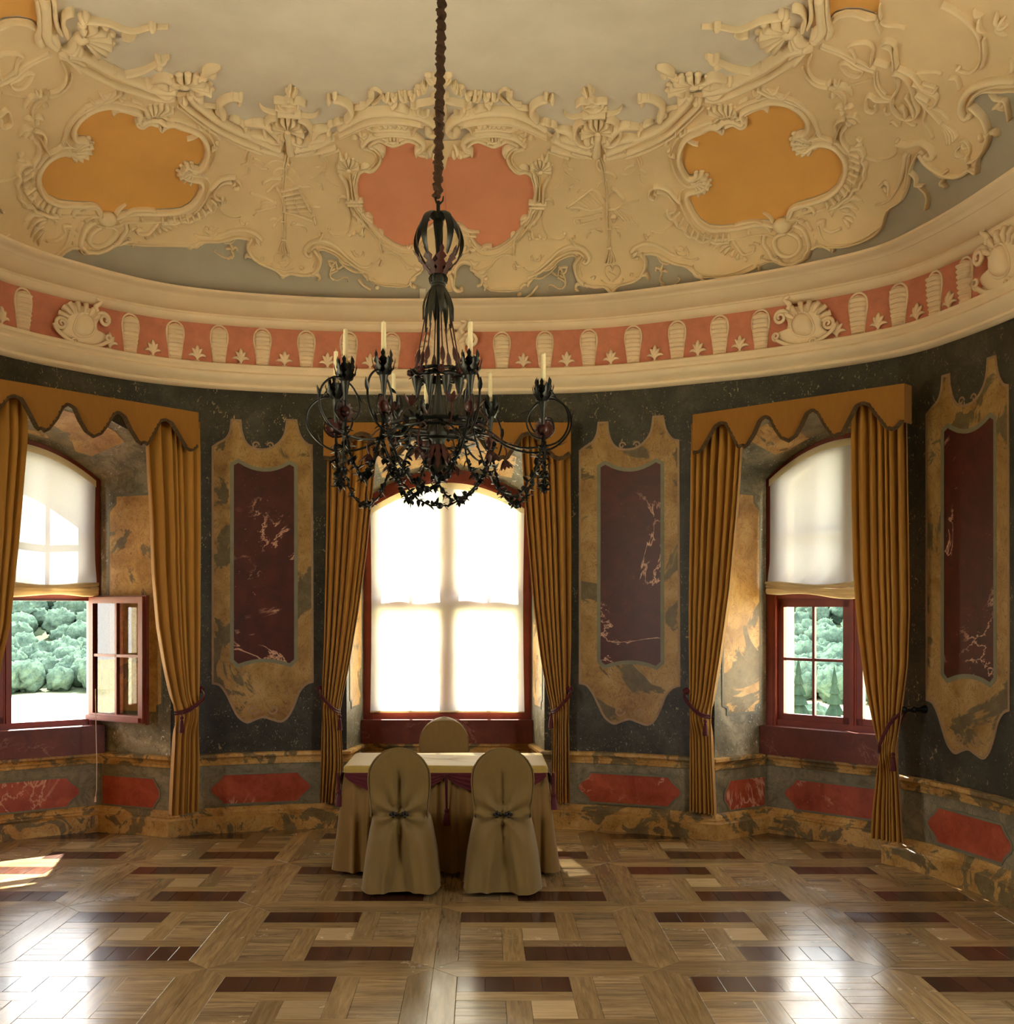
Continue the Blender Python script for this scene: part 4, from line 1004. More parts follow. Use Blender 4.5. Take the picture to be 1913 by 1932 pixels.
def cpatch(name, poly, off, mat, holes=(), step=.07, parent=None):
    v, tr = cdt_fill([poly], step, holes); q = np.array([[p.x, p.y] for p in v]); P, n = cpos(q, off); mb = MB(); mb.add([tuple(p) for p in P], tr)
    for pl in [poly]+list(holes):
        a = np.array(list(pl)+[pl[0]]); A, _ = cpos(a, off); B, _ = cpos(a, -.01); mb.grid([list(map(tuple, A)), list(map(tuple, B))])
    return mb.build(name, mat, parent or CEIL, smooth='all')
for sd in (0, 1):
    tf = mir if sd else (lambda q: np.array(q))
    poly = [tuple(p) for p in tf(np.vstack([up, lo[::-1]]))]; H1 = [tuple(p) for p in tf(ye)]; H2 = [tuple(p) for p in tf(pk)]; H3 = [tuple(p) for p in tf(y2)]
    # the pink panel touches the mirror line: cut it out of the outline instead of making a hole
    pkr = [tuple(p) for p in tf(pk)]
    v, tr = cdt_fill([poly], .07, []) if False else (None, None)
    pts = [poly, H1, pkr, H3]; V_ = []; Ed = []
    for P_ in pts:
        o = len(V_); V_ += [Vector(p) for p in P_]; Ed += [(o+i, o+(i+1) % len(P_)) for i in range(len(P_))]
    xs = [p.x for p in V_]; ys = [p.y for p in V_]; x = min(xs)
    while x < max(xs):
        y = min(ys)
        while y < max(ys):
            if inpoly(poly, x, y): V_.append(Vector((x+.003*math.sin(y*50), y)))
            y += .06
        x += .06
    vv, ee, ff, *_ = delaunay_2d_cdt(V_, Ed, [], 0, 1e-5)
    cls = {k: [] for k in 'fypq'}
    for t_ in ff:
        cx = sum(vv[i].x for i in t_)/3; cy = sum(vv[i].y for i in t_)/3
        if inpoly(pkr, cx, cy): cls['p'].append(t_)
        elif inpoly(H1, cx, cy): cls['y'].append(t_)
        elif inpoly(H3, cx, cy): cls['q'].append(t_)
        elif inpoly(poly, cx, cy): cls['f'].append(t_)
    q = np.array([[p.x, p.y] for p in vv])
    for c_, off, m_, nm in (('f', .016, 'field', 'beige_field'), ('y', .004, 'yel', 'ochre_panel'), ('p', .004, 'pink', 'salmon_panel'), ('q', .004, 'yel', 'ochre_panel')):
        if not cls[c_]: continue
        P, n = cpos(q, off); used = sorted({i for t_ in cls[c_] for i in t_}); ix = {k: i for i, k in enumerate(used)}
        mb = MB(); mb.add([tuple(P[k]) for k in used], [tuple(ix[i] for i in t_) for t_ in cls[c_]]); mb.build(nm, MT[m_], CEIL, smooth='all')
    # raised edges of field and panels
    def edge(nm, Q, w, h, close=True):
        mb = MB(); ridge(mb, Q, w, h, close=close); mb.build(nm, MT['stucco'], CEIL, smooth='all')
    edge('field_edge', tf(np.array(catmull(lo[:-14], 3))), .009, .030, False)
    yc = np.array(catmull(ye, 4, True)); yq = np.array(offset_poly([tuple(p) for p in yc], -.022)); edge('panel_moulding', tf(yq), .024, .04)
    yo = np.array(offset_poly([tuple(p) for p in yc], -.075)); edge('panel_moulding', tf(yo), .009, .030)
    pc = np.array(catmull(pk[2:-1], 4)); pc = np.array(catmull(np.array(offset_poly([tuple(p) for p in pk], -.012))[2:-1], 4)); edge('panel_moulding', tf(pc), .015, .03, False)
    po = np.array(offset_poly([tuple(p) for p in pk], -.045))[2:-3]; edge('panel_moulding', tf(np.array(catmull(po, 3))), .008, .028, False)
# main frame round the middle field
line('frame_moulding', [('D', '0,497 80,445 165,400 240,372 330,360 440,360 560,375 680,402 760,442 800,492 806,530 780,552 742,540 738,508 765,496', .038, .075), ('D', '0,560 120,500 250,450 350,438 470,440 600,455 700,478', .026, .045), ('D', '0,590 130,527 250,478 350,462 480,462', .012, .03)])
line('frame_moulding', [('E', '512,545 600,590 690,622 780,642', .038, .075), ('E', '500,620 640,658 740,677', .026, .045), ('E', '480,640 620,690', .010, .03)])
line('frame_moulding', [('E', '880,648 960,612 1060,565 1160,520 1260,460 1350,380 1420,300 1440,262', .038, .075), ('E', '860,690 1010,655 1150,600 1290,520 1400,420 1490,330 1510,285', .026, .045), ('E', '1000,690 1150,640 1310,550 1430,440 1530,340', .012, .03)])
line('frame_moulding', [('F', '340,440 450,420 560,365 660,310 740,255 790,225 850,215', .038, .075), ('F', '350,480 430,478 560,425 680,365 780,300 830,270', .026, .045)])
line('frame_moulding', [('F', '905,175 945,130 940,60 930,-40', .045, .075), ('F', '985,120 972,60 966,-40', .018, .04), ('F', '870,110 890,60 885,-40', .02, .05)])
# shell-crowned node between pink and ochre panels
fan('shell', 'C', '650,345', '492,350 500,292 532,255 577,230 632,216 690,216 742,237 787,275 805,330', .019, .05)
line('shell_frame', [('C', '530,195 470,225 430,290 432,360 470,422 540,447 600,432 612,405 585,392', .022, .05), ('C', '730,190 800,205 852,260 870,330 850,400 790,440 722,430 698,402 730,388', .022, .05), ('C', '500,160 620,150 725,150', .03, .05), ('C', '500,20 520,62 580,98 640,98 690,60 705,20', .02, .045), ('C', '440,50 500,15 560,25 590,-5 640,20 690,10 740,15', .012, .04), ('C', '520,60 560,40 600,50 640,38 680,50', .014, .04)])
line('tendril', [('C', '325,130 350,165 420,182 520,160', .009, .03, (.5, 1)), ('C', '730,150 800,142 860,122 885,82', .009, .03, (1, .4)), ('C', '355,292 420,300', .010, .03), ('C', '870,262 920,245 970,248', .010, .03), ('C', '560,130 640,115 740,98', .009, .03)])
leaves('acanthus_leaf', 'C', '430,430,235,300,.28 480,445,260,400,.15 560,470,380,440,-.1 740,440,1085,295,-.3 760,450,1090,395,-.12 790,470,930,440,.1 700,440,760,380,.1 570,440,540,380,-.1', .042, .06)
line('shell_stem', [('C', '655,370 645,450 640,545', .045, .07, (.8, 1.1)), ('C', '615,400 600,470 570,530', .012, .04), ('C', '690,400 720,470 750,530', .012, .04)])
line('scroll', [('C', '400,502 480,532 600,560', .02, .04), ('C', '930,510 840,540 738,562 720,545', .02, .04), ('C', '400,495 430,465 520,460 590,535', .016, .035), ('C', '920,500 890,468 800,468 740,530', .016, .035)])
leaves('finial_leaf', 'E', '750,270,705,245,.3 755,265,750,205,.2 760,265,795,235,-.3 745,275,720,225,.2', .018, .04)
line('tendril', [('C', '395,530 330,560 300,630 318,700 345,722', .008, .022), ('C', '350,630 370,678 425,682', .008, .022), ('C', '345,725 400,770 480,800', .006, .018), ('C', '340,720 330,780 270,850 180,900', .005, .016), ('C', '955,515 1050,558 1082,635', .009, .022), ('C', '945,525 1020,560 1050,640 1065,690 1125,715', .008, .022), ('C', '870,735 940,735 1010,690', .006, .018), ('C', '1050,740 1055,800 1110,850', .008, .022), ('C', '905,690 960,650 1005,640', .010, .025)])
# trophy hanging on a staff
line('trophy_staff', [('C', '660,580 700,700 720,850 740,1000 742,1150 752,1300 766,1450', .011, .028), ('C', '690,580 720,700 735,850 755,1000 770,1150 770,1300 772,1450', .009, .024), ('C', '745,1255 790,1255', .012, .03)])
line('tassel', [('C', '762,1450 745,1520 730,1590', .010, .028, (.6, 1.3)), ('C', '766,1450 765,1530 755,1598', .010, .03, (.6, 1.3)), ('C', '768,1450 785,1520 782,1595', .010, .03, (.6, 1.3)), ('C', '770,1450 800,1520 818,1582', .010, .028, (.6, 1.3)), ('C', '745,1445 790,1447', .014, .034)])
line('ribbon', [('C', '650,590 642,660 680,702 750,712 800,732 830,772', .011, .024), ('C', '605,875 560,895 490,885 460,915', .009, .02), ('C', '860,1070 950,1110 980,1180 1045,1242', .010, .022), ('C', '760,1200 820,1262 838,1310 868,1355', .009, .02), ('C', '785,855 830,890 860,930 905,970', .012, .03), ('C', '640,860 680,810 740,790', .010, .02)])
line('instrument', [('C', '355,1057 500,950 602,876 680,940 722,990', .010, .026), ('C', '360,1060 450,1050 590,1078 700,1050', .010, .026)]+[('C', '%d,%d %d,%d' % (590-28*k, 905+22*k, 680-32*k+20, 1035+6*k), .004, .014) for k in range(7)]+[('C', '430,1165 560,1142 690,1112', .009, .026), ('C', '470,1220 560,1200 690,1165', .009, .026), ('C', '430,1160 425,1190 460,1222 478,1190 460,1158', .010, .028), ('C', '905,970 880,1030 820,1070 742,1072', .010, .026), ('C', '760,970 800,900 860,920 905,975', .008, .022), ('C', '880,1022 1050,985', .008, .02), ('C', '820,1080 930,1190', .006, .018), ('C', '800,1095 900,1190', .006, .018), ('C', '850,1072 960,1185', .006, .018), ('C', '780,1140 830,1140 810,1190', .014, .035)], (0,))
# left-hand trophy carries pan pipes and arrows instead
line('instrument', [('G', '1580,1062 1685,1036', .012, .034), ('G', '1590,1085 1700,1062', .012, .034), ('G', '1600,1108 1712,1088', .012, .034), ('G', '1606,1131 1728,1114', .012, .034), ('G', '1612,1154 1742,1142', .012, .034), ('G', '1620,1176 1757,1170', .012, .034), ('G', '1560,1045 1590,1100 1600,1180', .012, .03), ('G', '1640,1045 1690,1190', .006, .045), ('G', '1680,1040 1755,1185', .010, .045), ('G', '1410,1075 1480,1095 1560,1130', .010, .03), ('G', '1440,1180 1500,1165 1560,1150', .010, .028), ('G', '1470,1130 1560,1120', .010, .028), ('G', '1590,1175 1700,1210 1780,1240', .014, .03), ('G', '1480,1020 1530,990 1590,990', .014, .03), ('G', '1770,1215 1780,1250', .018, .04), ('G', '1500,910 1560,890 1620,910 1690,990', .008, .02)], (0,))
leaves('trophy_leaf', 'C', '700,1300,640,1265,.2 690,1305,560,1290,.2 590,1300,545,1365,.2 800,1250,900,1275,-.2 870,1350,830,1300,.2 480,1090,390,1090,.1 720,770,760,790,.2 370,860,420,830,.2 360,920,375,870,.2', .012, .026)
# undulating scroll border above the cove
line('border_scroll', [('E', '312,1442 340,1470 400,1465 480,1400 560,1322 640,1290 700,1300 748,1340 762,1385 735,1412 715,1395', .026, .06, (.5, 1)), ('E', '340,1512 430,1472 520,1392 600,1342 680,1330 722,1362', .012, .035), ('E', '635,1240 665,1282 730,1312 768,1375', .016, .045)])
line('border_scroll', [('E', '1045,1335 1090,1292 1160,1275 1240,1300 1340,1360 1440,1392 1500,1382', .024, .055, (1, .5)), ('E', '1130,1347 1220,1350 1330,1412 1450,1442 1490,1500', .012, .035), ('E', '1060,1350 1090,1330 1060,1370 1095,1375', .018, .045)])
line('border_shield', [('E', '700,1362 662,1430 680,1512 722,1558', .020, .045), ('E', '720,1372 695,1440 710,1500', .008, .025), ('E', '1112,1342 1142,1420 1112,1500 1080,1522', .020, .045), ('E', '722,1560 800,1580 862,1578 915,1616 962,1570 1060,1542 1100,1515', .016, .04)])
line('heart_ornament', [('E', '900,1535 868,1490 868,1445 900,1430 915,1460', .009, .026), ('E', '915,1460 930,1430 962,1440 966,1490 920,1540', .009, .026), ('E', '840,1530 880,1560 960,1560 990,1520', .010, .026), ('E', '890,1470 940,1500', .006, .02)])
balls('drop', 'E', '918,1636 285,1628 1527,1545', .024)
leaves('volute_leaf', 'E', '1100,1510,1165,1540,-.5 1160,1500,1130,1490,.3 720,1560,665,1600,.4 690,1605,670,1570,-.3 350,1560,290,1600,.3 380,1525,345,1580,.2 1490,1500,1535,1545,-.3 1040,1500,1050,1480,.4 770,1510,800,1500,.3 730,1545,760,1570,.3', .022, .045)
line('cove_spray', [('E', '500,1470 545,1500 560,1448 612,1442', .009, .024), ('E', '555,1440 580,1480 600,1560 560,1592 500,1562 472,1582 482,1602', .010, .026, (1, .5)), ('E', '575,1590 600,1550 545,1510', .010, .024), ('E', '1212,1438 1252,1470 1240,1532 1282,1590', .010, .026), ('E', '1242,1562 1300,1590 1340,1560 1372,1530 1352,1508', .008, .022, (1, .5)), ('E', '1222,1362 1250,1410 1300,1422', .009, .022), ('E', '1260,1420 1240,1470', .012, .024)])
leaves('cove_spray_leaf', 'E', '560,1480,610,1440,.3 590,1520,555,1500,.2 1250,1470,1290,1480,-.3 1240,1530,1270,1560,.2 1225,1440,1215,1470,.2', .014, .03)
line('fine_line', [('E', '455,1030 440,1120 458,1200 510,1250 580,1250 602,1215', .006, .022), ('E', '1182,1190 1240,1202 1300,1172 1332,1122', .006, .022), ('E', '370,1360 390,1400 430,1400 450,1360', .005, .018), ('E', '1330,1300 1370,1340 1400,1310 1415,1300', .005, .018), ('E', '95,1585 280,1583', .005, .02)])
leaves('scroll_leaf', 'E', '600,1220,580,1205,.4 630,1250,660,1220,.4 1140,1262,1125,1215,.4 1150,1240,1180,1180,.3 400,1390,430,1355,.3 390,1400,372,1358,-.3 1400,1330,1360,1300,.3', .013, .03)
# pink cartouche: urns, arches, garlands
fan('urn_shell', 'E', '430,790', '362,750 372,728 395,712 425,706 455,708 485,720 503,745 505,775', .018, .045)
line('urn', [('E', '385,800 402,880 392,990', .018, .04), ('E', '492,812 455,880 447,990', .018, .04), ('E', '425,810 422,900 424,980', .010, .03), ('E', '348,992 470,1000', .020, .045), ('E', '350,1020 460,1026', .014, .035), ('E', '395,1035 350,1090 296,1142', .018, .035), ('E', '430,1050 400,1110 340,1165', .014, .03), ('E', '350,1190 370,1240 430,1240', .012, .03), ('E', '460,975 500,970 515,1010', .010, .026)])
leaves('urn_leaf', 'E', '430,700,480,655,.4 350,1095,290,1120,.2 330,1130,320,1170,.2 370,1190,400,1250,.2 380,1080,345,1060,.2 260,1200,230,1240,.2 450,700,440,660,-.2', .018, .035)
line('cartouche_arch', [('D', '190,645 240,590 300,562 400,545 520,550 620,570 690,618 694,660 650,692', .026, .055), ('D', '220,490 262,500 295,545 400,532 520,536 605,547 640,490 720,455 785,490', .012, .04), ('D', '250,505 300,520 400,512 520,516 590,525', .007, .03)])
fan('small_shell', 'D', '440,630', '382,612 398,597 424,588 456,588 482,598 498,613', .010, .03)
leaves('garland_leaf', 'D', '320,470,370,490,.2 360,465,410,480,.2 400,460,450,475,.2 440,460,490,480,.2 480,465,530,485,.2 520,475,570,492,.2 165,520,230,560,.3 180,560,240,570,.2 95,600,165,600,-.4 200,640,165,590,.3 520,380,650,450,-.3 560,385,700,450,-.3', .016, .035)
leaves('acanthus_leaf', 'D', '440,345,600,400,-.2 480,320,440,345,.5 700,700,640,720,.3 720,650,640,760,.3 740,700,740,760,.2 780,650,770,750,.2 790,700,790,770,.1 280,660,350,740,-.35 300,650,360,760,-.3 180,860,255,830,-.4', .026, .045)
line('cartouche_foot', [('D', '165,1120 190,1240 262,1322 330,1402 342,1480 352,1550', .012, .03), ('D', '362,1552 430,1550 500,1590 560,1662 640,1692', .012, .03), ('D', '220,1260 300,1350 380,1440 460,1500', .010, .028), ('D', '600,1850 590,1800 620,1760 680,1720', .012, .03), ('D', '0,1620 60,1680 140,1722 230,1712', .010, .03), ('D', '160,1780 200,1830 262,1872', .014, .035)])
balls('bead', 'D', '345,1460 385,1490 425,1515 475,1540 520,1560 570,1585 305,1555 378,1585 600,1540 360,1530', .011)
leaves('garland_leaf', 'D', '100,1150,130,1210,.2 120,1190,150,1240,.3 150,1250,190,1300,.2 190,1280,230,1320,.3 60,1380,110,1400,.3 110,1400,130,1370,.3 200,1380,210,1420,.2 290,1640,340,1600,.3 330,1670,350,1620,.2 560,1500,600,1490,.4 600,1500,650,1480,.2', .016, .035)
# asymmetric piece at the foot of the pink cartouche
line('rocaille', [('K', '880,262 1000,280 1090,320 1220,392 1375,408', .022, .05, (1, .4)), ('K', '900,330 1000,340 1120,420 1330,460', .012, .035), ('K', '1030,1050 1048,900 1130,822 1230,832 1262,885 1242,932 1330,972 1402,1060 1402,1150 1342,1182', .018, .045), ('K', '960,1000 990,1100 1000,1180 1050,1252 1132,1240 1105,1195', .022, .05), ('K', '1240,520 1290,600 1380,640 1430,620', .012, .035), ('K', '960,660 1060,730 1180,720 1240,690', .014, .035), ('K', '960,420 1020,400 1080,450 1060,520', .012, .035), ('K', '1420,620 1460,600 1550,600', .016, .035)], (0,))
balls('bead', 'K', '1080,860 1120,835 1160,825 1200,835 1240,860 1050,900 1040,960', .014, (0,))
leaves('rocaille_leaf', 'K', '1330,960,1480,920,.3 1340,980,1500,980,.3 1400,1050,1500,1060,.2 1440,1120,1490,1200,.2 990,930,1040,980,.3 1240,800,1380,830,.3 1120,640,1190,600,.3 1230,640,1330,610,.3 440,1150,500,1200,.3 330,860,420,920,.2 460,880,560,930,.2 400,1100,480,1020,.2', .026, .045, (0,))
# ochre cartouche
RIMS = [('1600,580 1680,572 1715,625 1700,680 1728,720 1712,780 1716,830 1682,872 1672,915 1620,932 1600,980 1550,1012 1490,1062 1420,1090', ((1570, 615, 1680, 640), (1582, 668, 1690, 690), (1587, 725, 1680, 748), (1580, 785, 1670, 805), (1568, 832, 1640, 865), (1540, 885, 1600, 925), (1515, 920, 1560, 975), (1475, 955, 1515, 1010), (1435, 990, 1470, 1045), (1390, 1020, 1415, 1075))),
        ('88,1090 110,1160 140,1165 180,1232 215,1240 262,1310 310,1320 372,1362 430,1350 500,1372 600,1362', ((190, 1120, 140, 1160), (225, 1165, 190, 1225), (262, 1215, 238, 1275), (305, 1250, 285, 1320), (350, 1275, 335, 1340), (400, 1290, 385, 1345), (450, 1297, 442, 1352), (500, 1300, 495, 1355), (548, 1300, 545, 1355), (592, 1298, 594, 1350)))]
for rim, fl in RIMS:
    line('scalloped_rim', [('A', rim, .020, .05)]); line('flute', [('A', '%d,%d %d,%d' % f_, .016, .04, (.7, 1.2)) for f_ in fl])
fan('shell', 'A', '300,885', '322,795 368,790 408,818 434,860 432,905 402,940 350,965', .020, .045)
fan('shell', 'A', '1290,575', '1190,470 1125,475 1105,520 1118,570 1152,612 1200,628 1252,620', .022, .045)
fan('crest_shell', 'A', '590,370', '425,265 465,242 515,232 560,238 605,235 640,255 640,290', .020, .045)
line('cartouche_scroll', [('A', '560,395 620,372 655,385 690,402 728,382 730,350 695,345', .018, .045), ('A', '380,440 440,405 500,420 540,450 550,400', .016, .04), ('A', '720,292 790,255 870,230 912,262', .014, .04), ('A', '200,472 250,440 340,390 420,370', .010, .03), ('A', '670,205 750,162', .012, .03), ('A', '250,520 300,545 340,552', .010, .03)])
line('stepped_border', [('A', '820,85 872,112 920,140 1000,152 1080,182 1180,225 1260,302 1310,400 1330,462 1400,502 1480,532 1560,612 1600,600', .010, .035), ('A', '862,78 930,118 1040,150 1130,180 1225,250 1292,340 1325,430 1345,470', .009, .032), ('A', '1120,170 1136,220 1125,262', .010, .03)])
line('side_scroll', [('A', '1565,400 1530,450 1545,530 1600,602', .020, .05), ('A', '1452,540 1482,450 1470,395 1500,350 1560,328', .012, .035), ('A', '1480,480 1500,420 1530,380', .008, .025), ('A', '1550,250 1545,190 1500,140 1420,80', .009, .025), ('C', '1185,850 1250,845 1335,882 1400,960 1445,992', .020, .05), ('C', '1220,900 1300,910 1362,962 1402,1040 1390,1092 1342,1102', .012, .035), ('C', '1200,850 1152,895 1150,950 1200,970 1222,925 1190,905', .012, .035), ('C', '1300,1110 1340,1150 1400,1160', .014, .035)])
leaves('side_leaf', 'A', '1545,270,1480,240,.3 1550,260,1615,235,-.3 1560,330,1680,380,-.4 1560,350,1640,390,-.35 1555,370,1600,400,-.3 1540,310,1500,270,.2 1640,500,1680,540,-.5 1700,560,1640,580,.4 1420,60,1510,10,.3 1430,70,1590,160,-.4 1420,150,1470,155,-.3 780,90,850,130,.3 800,150,850,110,.3 900,90,1010,70,.3 960,110,1100,120,.3 100,540,60,560,.3 110,500,70,550,.3 120,600,80,610,.3 90,640,150,680,-.3 140,490,150,440,.2 230,410,250,440,.3 180,450,220,470,.2', .016, .035)
# small cartouche below the ochre panel
line('medallion_frame', [('A', '1060,1292 1000,1310 970,1352 980,1422 1020,1472 1080,1492 1140,1472 1182,1410 1172,1340 1125,1302 1085,1290', .024, .05), ('A', '890,1300 882,1380 920,1440 950,1500 1000,1520 1040,1552 1120,1562 1165,1530 1210,1512 1230,1460 1255,1420 1240,1335 1200,1255 1130,1222', .022, .05)])
balls('bead', 'A', '915,1330 935,1400 980,1490 1030,1525 1105,1530 1185,1480 1215,1395 1185,1325 1145,1260 930,1450', .020)
balls('medallion_boss', 'A', '1030,1235', .075)
line('medallion_scroll', [('A', '960,1200 925,1155 870,1122', .018, .04, (1, .3)), ('A', '1080,1180 1092,1102 1160,1062 1250,1062 1302,1112 1290,1132', .018, .045), ('A', '1092,1180 1150,1170 1210,1200', .012, .035), ('A', '760,1300 762,1260 820,1212 900,1230 940,1280', .014, .04), ('A', '640,1225 720,1200 820,1190 880,1215', .012, .035), ('A', '1322,1202 1382,1188 1378,1250 1440,1282 1522,1252', .016, .04), ('A', '1330,1240 1362,1340 1440,1392 1560,1392 1700,1342 1850,1242', .008, .025), ('A', '628,1350 680,1430 722,1472 792,1450 802,1402 762,1402', .014, .04), ('A', '300,1560 312,1602 372,1642 480,1652 650,1622 790,1562', .007, .024), ('A', '262,1580 330,1642 392,1692', .016, .035), ('A', '860,1300 870,1400 930,1480', .010, .03), ('A', '1230,1190 1280,1270', .010, .035), ('A', '860,1510 950,1530 1000,1490', .014, .035), ('A', '1280,1430 1350,1400 1440,1440', .014, .035), ('A', '800,1370 850,1390', .010, .03)])
leaves('wing_feather', 'A', '1530,1050,1700,1050,-.3 1550,1060,1690,1020,-.3 1500,1090,1660,1100,-.25 1510,1100,1600,1130,-.2 1530,1130,1640,1170,-.25 1540,1160,1620,1215,-.2 1530,1170,1580,1260,-.2 1490,1080,1440,1160,.3 600,1360,430,1400,.2 590,1370,460,1440,.2 600,1390,520,1460,.2 610,1410,560,1480,.2 640,1430,620,1500,.2 680,1460,670,1520,.2 720,1480,740,1530,.2', .024, .035)
leaves('scroll_leaf', 'A', '200,1500,240,1400,.4 230,1490,150,1420,-.3 1830,900,1860,870,.4 1890,960,1860,900,.3 1290,1320,1290,1300,.2 1290,1390,1310,1350,.3 1440,1420,1440,1460,-.5 830,1560,840,1610,-.3 380,1680,390,1710,-.4 1240,1100,1200,1110,.3 880,1480,860,1520,.3', .014, .032)
# sprays standing on the frame towards the middle field
line('horn', [('E', '405,430 370,385 380,330 430,298 480,290', .034, .06, (1, .8)), ('E', '350,350 280,340 220,290 200,260 240,255', .007, .03), ('E', '1235,430 1252,345 1210,300 1140,280 1095,295', .034, .06, (1, .8)), ('E', '1265,360 1340,350 1400,345', .006, .025)])
leaves('horn_leaf', 'E', '480,290,510,265,.3 470,285,450,262,.3 490,300,515,320,-.3 1100,290,1085,270,.3 1120,280,1160,265,.3 1110,300,1130,330,.3 360,440,430,440,.2 400,450,520,480,-.2 430,440,460,430,.3 1230,440,1290,410,-.3 1200,450,1120,480,.2 1140,480,1100,500,.3 520,545,530,480,.4 1120,540,1110,485,-.4 540,480,480,460,.2', .020, .04)
fan('shell', 'E', '1470,205', '1292,240 1300,200 1332,165 1375,142 1432,132 1492,132 1548,150 1572,190', .026, .055)
leaves('acanthus_leaf', 'E', '1500,215,1700,175,-.3 1520,230,1680,230,.2 1400,270,1300,235,.2 1440,260,1360,330,.2 1480,280,1500,330,.2 1330,130,1210,80,.2 1290,120,1240,130,.2', .034, .06)
leaves('rose_garland', 'D', '350,250,410,235,.3 400,260,450,270,.3 430,250,480,240,.3 490,215,560,235,.3 500,240,580,250,.2 540,215,600,260,.3 580,240,630,225,.3 620,200,670,180,.3 640,180,700,200,.3 680,160,730,190,.3 690,130,740,150,.3 720,100,800,80,.3 740,90,820,60,.3 760,110,810,130,.3 780,70,830,100,.2', .020, .045)
balls('rose', 'D', '520,235 660,180 780,90 590,235 440,255 905,85', .030)
line('tendril', [('D', '250,215 280,192 320,200 350,240 320,285 270,305', .008, .025, (.5, 1)), ('D', '590,310 640,320 655,300 740,285 830,262', .012, .035), ('D', '650,345 665,375 700,392 738,375', .018, .04), ('D', '170,312 220,310 255,290', .007, .025), ('D', '765,240 800,225 830,235', .010, .03), ('D', '872,230 876,300 884,400 880,450', .012, .03, (1, .4))])
# upper right node, its sprays and the violin trophy
fan('shell', 'F', '775,155', '625,150 632,190 662,215 700,225 652,112 700,92 760,98', .030, .06)
line('horn', [('F', '330,122 420,122 510,135 580,112 640,82 745,62', .012, .035, (.4, 1)), ('F', '350,270 420,300 500,332 600,342 640,310', .024, .05, (.4, 1)), ('F', '100,330 160,360 215,380', .012, .035, (.4, 1)), ('F', '795,15 840,30 858,80 845,130', .018, .045), ('F', '500,140 530,160 570,150', .014, .04)])
leaves('acanthus_leaf', 'F', '800,150,880,200,.2 790,170,870,210,.2 780,190,840,230,.2 900,220,820,260,.2 900,230,770,290,.2 860,250,800,320,.15 930,110,900,190,.1 980,100,960,180,-.2 720,50,745,35,.3 740,70,760,40,.2 360,270,420,265,.3 390,290,440,310,.2 430,110,400,130,.2 640,310,690,280,.3 450,400,480,380,.4 440,420,350,440,.2', .034, .055)
line('trophy_staff', [('B', '440,322 600,382 745,470 860,512', .012, .03), ('B', '450,312 620,372 760,450 870,500', .010, .026), ('B', '1180,700 1290,820 1380,920', .012, .03)])
line('violin', [('B', '1010,520 1045,600 1035,660 1000,720 1005,790 1050,850 1120,872 1180,860 1200,800 1170,720 1150,640 1110,570 1050,525 1010,520', .014, .045), ('B', '1010,490 1005,400 985,330 940,310 920,290 950,268 1000,280 1030,310 1020,340 1035,470', .014, .045), ('B', '1060,770 1100,800 1110,860', .010, .05), ('B', '1110,690 1150,760 1180,850', .016, .055), ('B', '1030,540 1045,620', .010, .05)])
line('instrument', [('B', '1040,478 1160,540 1240,640 1332,690 1345,720 1318,782', .014, .045), ('B', '1160,600 1320,665 1335,640', .010, .04), ('B', '1230,600 1335,635', .008, .03), ('B', '990,730 880,728 820,690 798,740 800,800 850,822 880,800 870,760', .014, .04), ('B', '865,530 870,620 930,700 1000,722', .010, .03), ('B', '880,520 890,620 950,690', .006, .025), ('B', '1180,525 1330,520 1380,540', .006, .025), ('B', '660,625 760,600 840,575', .005, .02), ('B', '1180,690 1280,750', .02, .03), ('B', '860,430 980,465', .018, .045)])
line('flag', [('B', '720,440 690,350 655,325 700,295 800,290 850,330 840,400 832,465', .012, .03), ('B', '590,450 620,500 680,548 750,545 770,500 700,480 650,445 590,450', .011, .03), ('B', '1230,760 1255,820 1245,900 1290,960 1315,1030', .010, .028), ('B', '1270,790 1350,810 1400,850 1440,890', .009, .026), ('B', '940,795 935,850 990,840', .010, .026), ('B', '1070,880 1050,940 1000,900 985,915', .010, .026), ('B', '1080,880 1150,930 1185,930', .009, .024)])
line('tassel', [('B', '1378,920 1420,1000 1440,1065', .012, .03, (.6, 1.3)), ('B', '1380,920 1440,990 1462,1060', .012, .032, (.6, 1.3)), ('B', '1382,918 1460,975 1485,1042', .012, .032, (.6, 1.3)), ('B', '1384,916 1470,965 1502,1020', .012, .03, (.6, 1.3))])
line('border_scroll', [('B', '1960,588 1860,580 1720,602 1605,655 1545,735 1535,820 1570,872 1605,850', .030, .06), ('B', '1960,620 1860,615 1740,635 1640,690 1590,775', .012, .04), ('B', '1600,780 1690,865 1740,985', .016, .04), ('B', '1745,1000 1712,1120 1640,1205 1600,1215', .014, .035), ('B', '1380,-10 1500,60 1620,170 1682,300 1682,430 1610,520 1510,512 1492,472', .020, .045, (1, .5)), ('B', '1705,260 1715,380 1692,480', .012, .04), ('B', '1445,560 1500,560 1522,640', .014, .04)])
line('border_scroll', [('B', '1040,1062 1120,1080 1220,1060 1300,1110 1322,1170 1285,1182 1252,1150', .026, .055), ('B', '1212,1150 1270,1225 1382,1302 1500,1330 1590,1290', .020, .045), ('B', '1105,1150 1085,1280 1045,1400 962,1522 870,1552', .024, .05, (1, .4)), ('B', '1130,1160 1115,1300 1100,1420', .010, .03), ('B', '782,1172 860,1202 960,1197 1022,1150 1032,1090', .007, .025), ('B', '905,1395 940,1365 970,1400 965,1480', .008, .025), ('B', '1130,1290 1180,1345 1180,1400 1240,1400', .009, .028), ('B', '1200,1400 1270,1480 1260,1590', .010, .028)])
